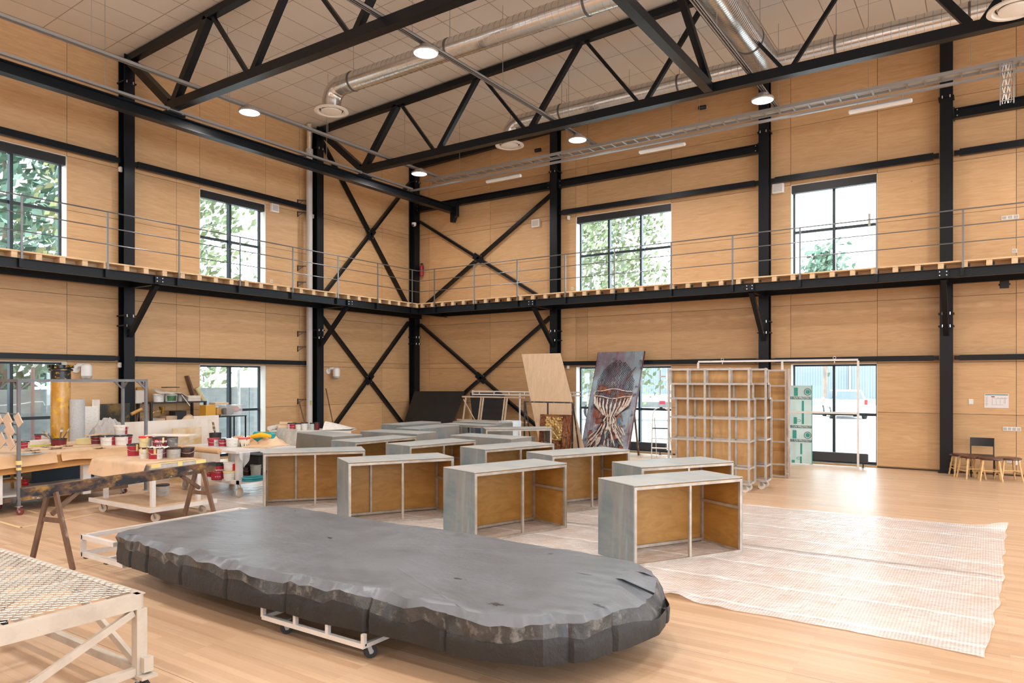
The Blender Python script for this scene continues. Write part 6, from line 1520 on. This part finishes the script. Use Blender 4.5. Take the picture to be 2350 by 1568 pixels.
# building across the yard
CORR = None
def corr():
    m, N, L, P = newmat('corrugated_grey'); P.inputs['Roughness'].default_value = .5; tc = N.new('ShaderNodeTexCoord'); w_ = N.new('ShaderNodeTexWave'); w_.inputs['Scale'].default_value = 1.6; w_.bands_direction = 'X'
    L.new(tc.outputs['Object'],w_.inputs['Vector']); cr = N.new('ShaderNodeValToRGB'); cr.color_ramp.elements[0].color = (.125,.155,.175,1); cr.color_ramp.elements[1].color = (.185,.215,.235,1); L.new(w_.outputs['Fac'],cr.inputs[0]); L.new(cr.outputs[0],P.inputs['Base Color']); return m
c0 = EYE+ray(1300,900)*62; c1 = EYE+ray(2150,900)*56
r = thing('factory_hall','long grey corrugated building across the yard behind the lower windows','building',(c0.x,c0.y,0),math.atan2(c1.y-c0.y,c1.x-c0.x))
Lb = (c1-c0).length
part(r,'wall',MB().span((-6,0,-.03),(Lb+8,14,5.2)),corr()); part(r,'plinth',MB().span((-6,-.08,-.03),(Lb+8,0,.5)),CONC); part(r,'roof_edge',MB().span((-6.1,-.1,5.2),(Lb+8.1,14.1,5.4)),CANG)
for k in range(5): part(r,'downpipe',MB().tube((2+7*k,-.12,.2),(2+7*k,-.12,5.2),.07,n=8),CANG)
# white car
CARW = mat('car_white',(.74,.75,.76,1),rough=.2,coat=.5); GLS = mat('car_glass',(.10,.13,.15,1),rough=.08); TYRE = mat('tyre',(.02,.02,.02,1),rough=.7)
q = onz(1936,957); 
r = thing('white_car','white hatchback parked outside the two-pane window, rear lamps toward hall','car',(q.x,q.y,-.03),rad(18))
def carbody():
    mb = MB()
    # cross sections front to back along +y (rear toward -y), half width, z profile
    secs = [(-1.95,.70,.32,.62),(-1.9,.82,.25,.95),(-1.5,.86,.22,1.0),(.6,.86,.22,.98),(1.7,.82,.24,.80),(2.0,.62,.34,.62)]
    P = []
    for y, hw, z0, z1 in secs: P.append([(-hw*.96,y,z0),(-hw,y,(z0+z1)/2),(-hw*.93,y,z1),(hw*.93,y,z1),(hw,y,(z0+z1)/2),(hw*.96,y,z0)])
    vs = [[mb.bm.verts.new(p) for p in row] for row in P]
    for a, b in zip(vs, vs[1:]):
        for k in range(6): mb.bm.faces.new((a[k],a[(k+1)%6],b[(k+1)%6],b[k]))
    mb.bm.faces.new(vs[0][::-1]); mb.bm.faces.new(vs[-1]); return mb
part(r,'body',carbody(),CARW)
cab = MB(); pts = [(-.80,-1.72,.97),(.80,-1.72,.97),(.80,1.0,.95),(-.80,1.0,.95),(-.62,-1.45,1.50),(.62,-1.45,1.50),(.62,.2,1.50),(-.62,.2,1.50)]
cab._add(pts,((0,3,2,1),(4,5,6,7),(0,1,5,4),(1,2,6,5),(2,3,7,6),(3,0,4,7))); part(r,'cabin',cab,CARW)
gl = MB(); gl.prism([(-.66,-1.735,1.04),(.66,-1.735,1.04),(.56,-1.50,1.43),(-.56,-1.50,1.43)],(0,-.02,0)); part(r,'rear_window',gl,GLS)
for s in (-1,1):
    part(r,'side_window',MB().prism([(s*.805,-1.4,1.02),(s*.805,.75,1.0),(s*.655,.1,1.44),(s*.655,-1.3,1.44)],(s*.01,0,0)),GLS)
    part(r,'tail_lamp',MB().box((s*.74,-1.93,.88),(.16,.06,.26),0,bev=.02),mat('tail_red',(.50,.03,.03,1),rough=.2)); part(r,'reflector',MB().box((s*.66,-1.97,.45),(.14,.04,.12)),RED); part(r,'mirror',MB().box((s*.95,.55,1.02),(.16,.08,.12),0,bev=.02),CARW)
    for y in (-1.25,1.25): w_ = part(r,'wheel',MB().tube((s*.70,y,.31),(s*.88,y,.31),.31,n=24),TYRE); part(w_,'rim',MB().tube((s*.87,y,.31),(s*.885,y,.31),.2,n=18),CANG)
part(r,'number_plate',MB().box((0,-1.96,.72),(.50,.02,.11)),CANW); part(r,'bumper',MB().box((0,-1.95,.42),(1.5,.10,.22),0,bev=.03),CANG)
# lorry with a flat bed
q = onz(1500,965); r = thing('flatbed_lorry','white flatbed lorry outside the three-pane lower window','lorry',(q.x-1.0,q.y+.5,-.03),rad(20))
part(r,'bed',MB().box((0,0,1.12),(6.5,2.3,.35),0,bev=.02),CARW); part(r,'chassis',MB().box((0,0,.78),(6.2,.9,.28)),CANG); part(r,'head_rack',MB().tube((1.1,-1.1,1.25),(1.1,-1.1,2.6),.04).tube((1.1,-1.1,2.2),(3.4,-1.1,2.2),.04),FPOST)
for x in (-2.2,-.9,2.3):
    for y in (-1.0,1.0): part(r,'wheel',MB().tube((x,y-.13,.47),(x,y+.13,.47),.47,n=24),TYRE)
for x in (-.2,1.2): part(r,'tail_lamp',MB().box((x,-1.17,.92),(.28,.05,.16)),RED)
part(r,'cab',MB().box((-4.4,0,1.6),(1.9,2.3,2.4),0,bev=.15),CARW)
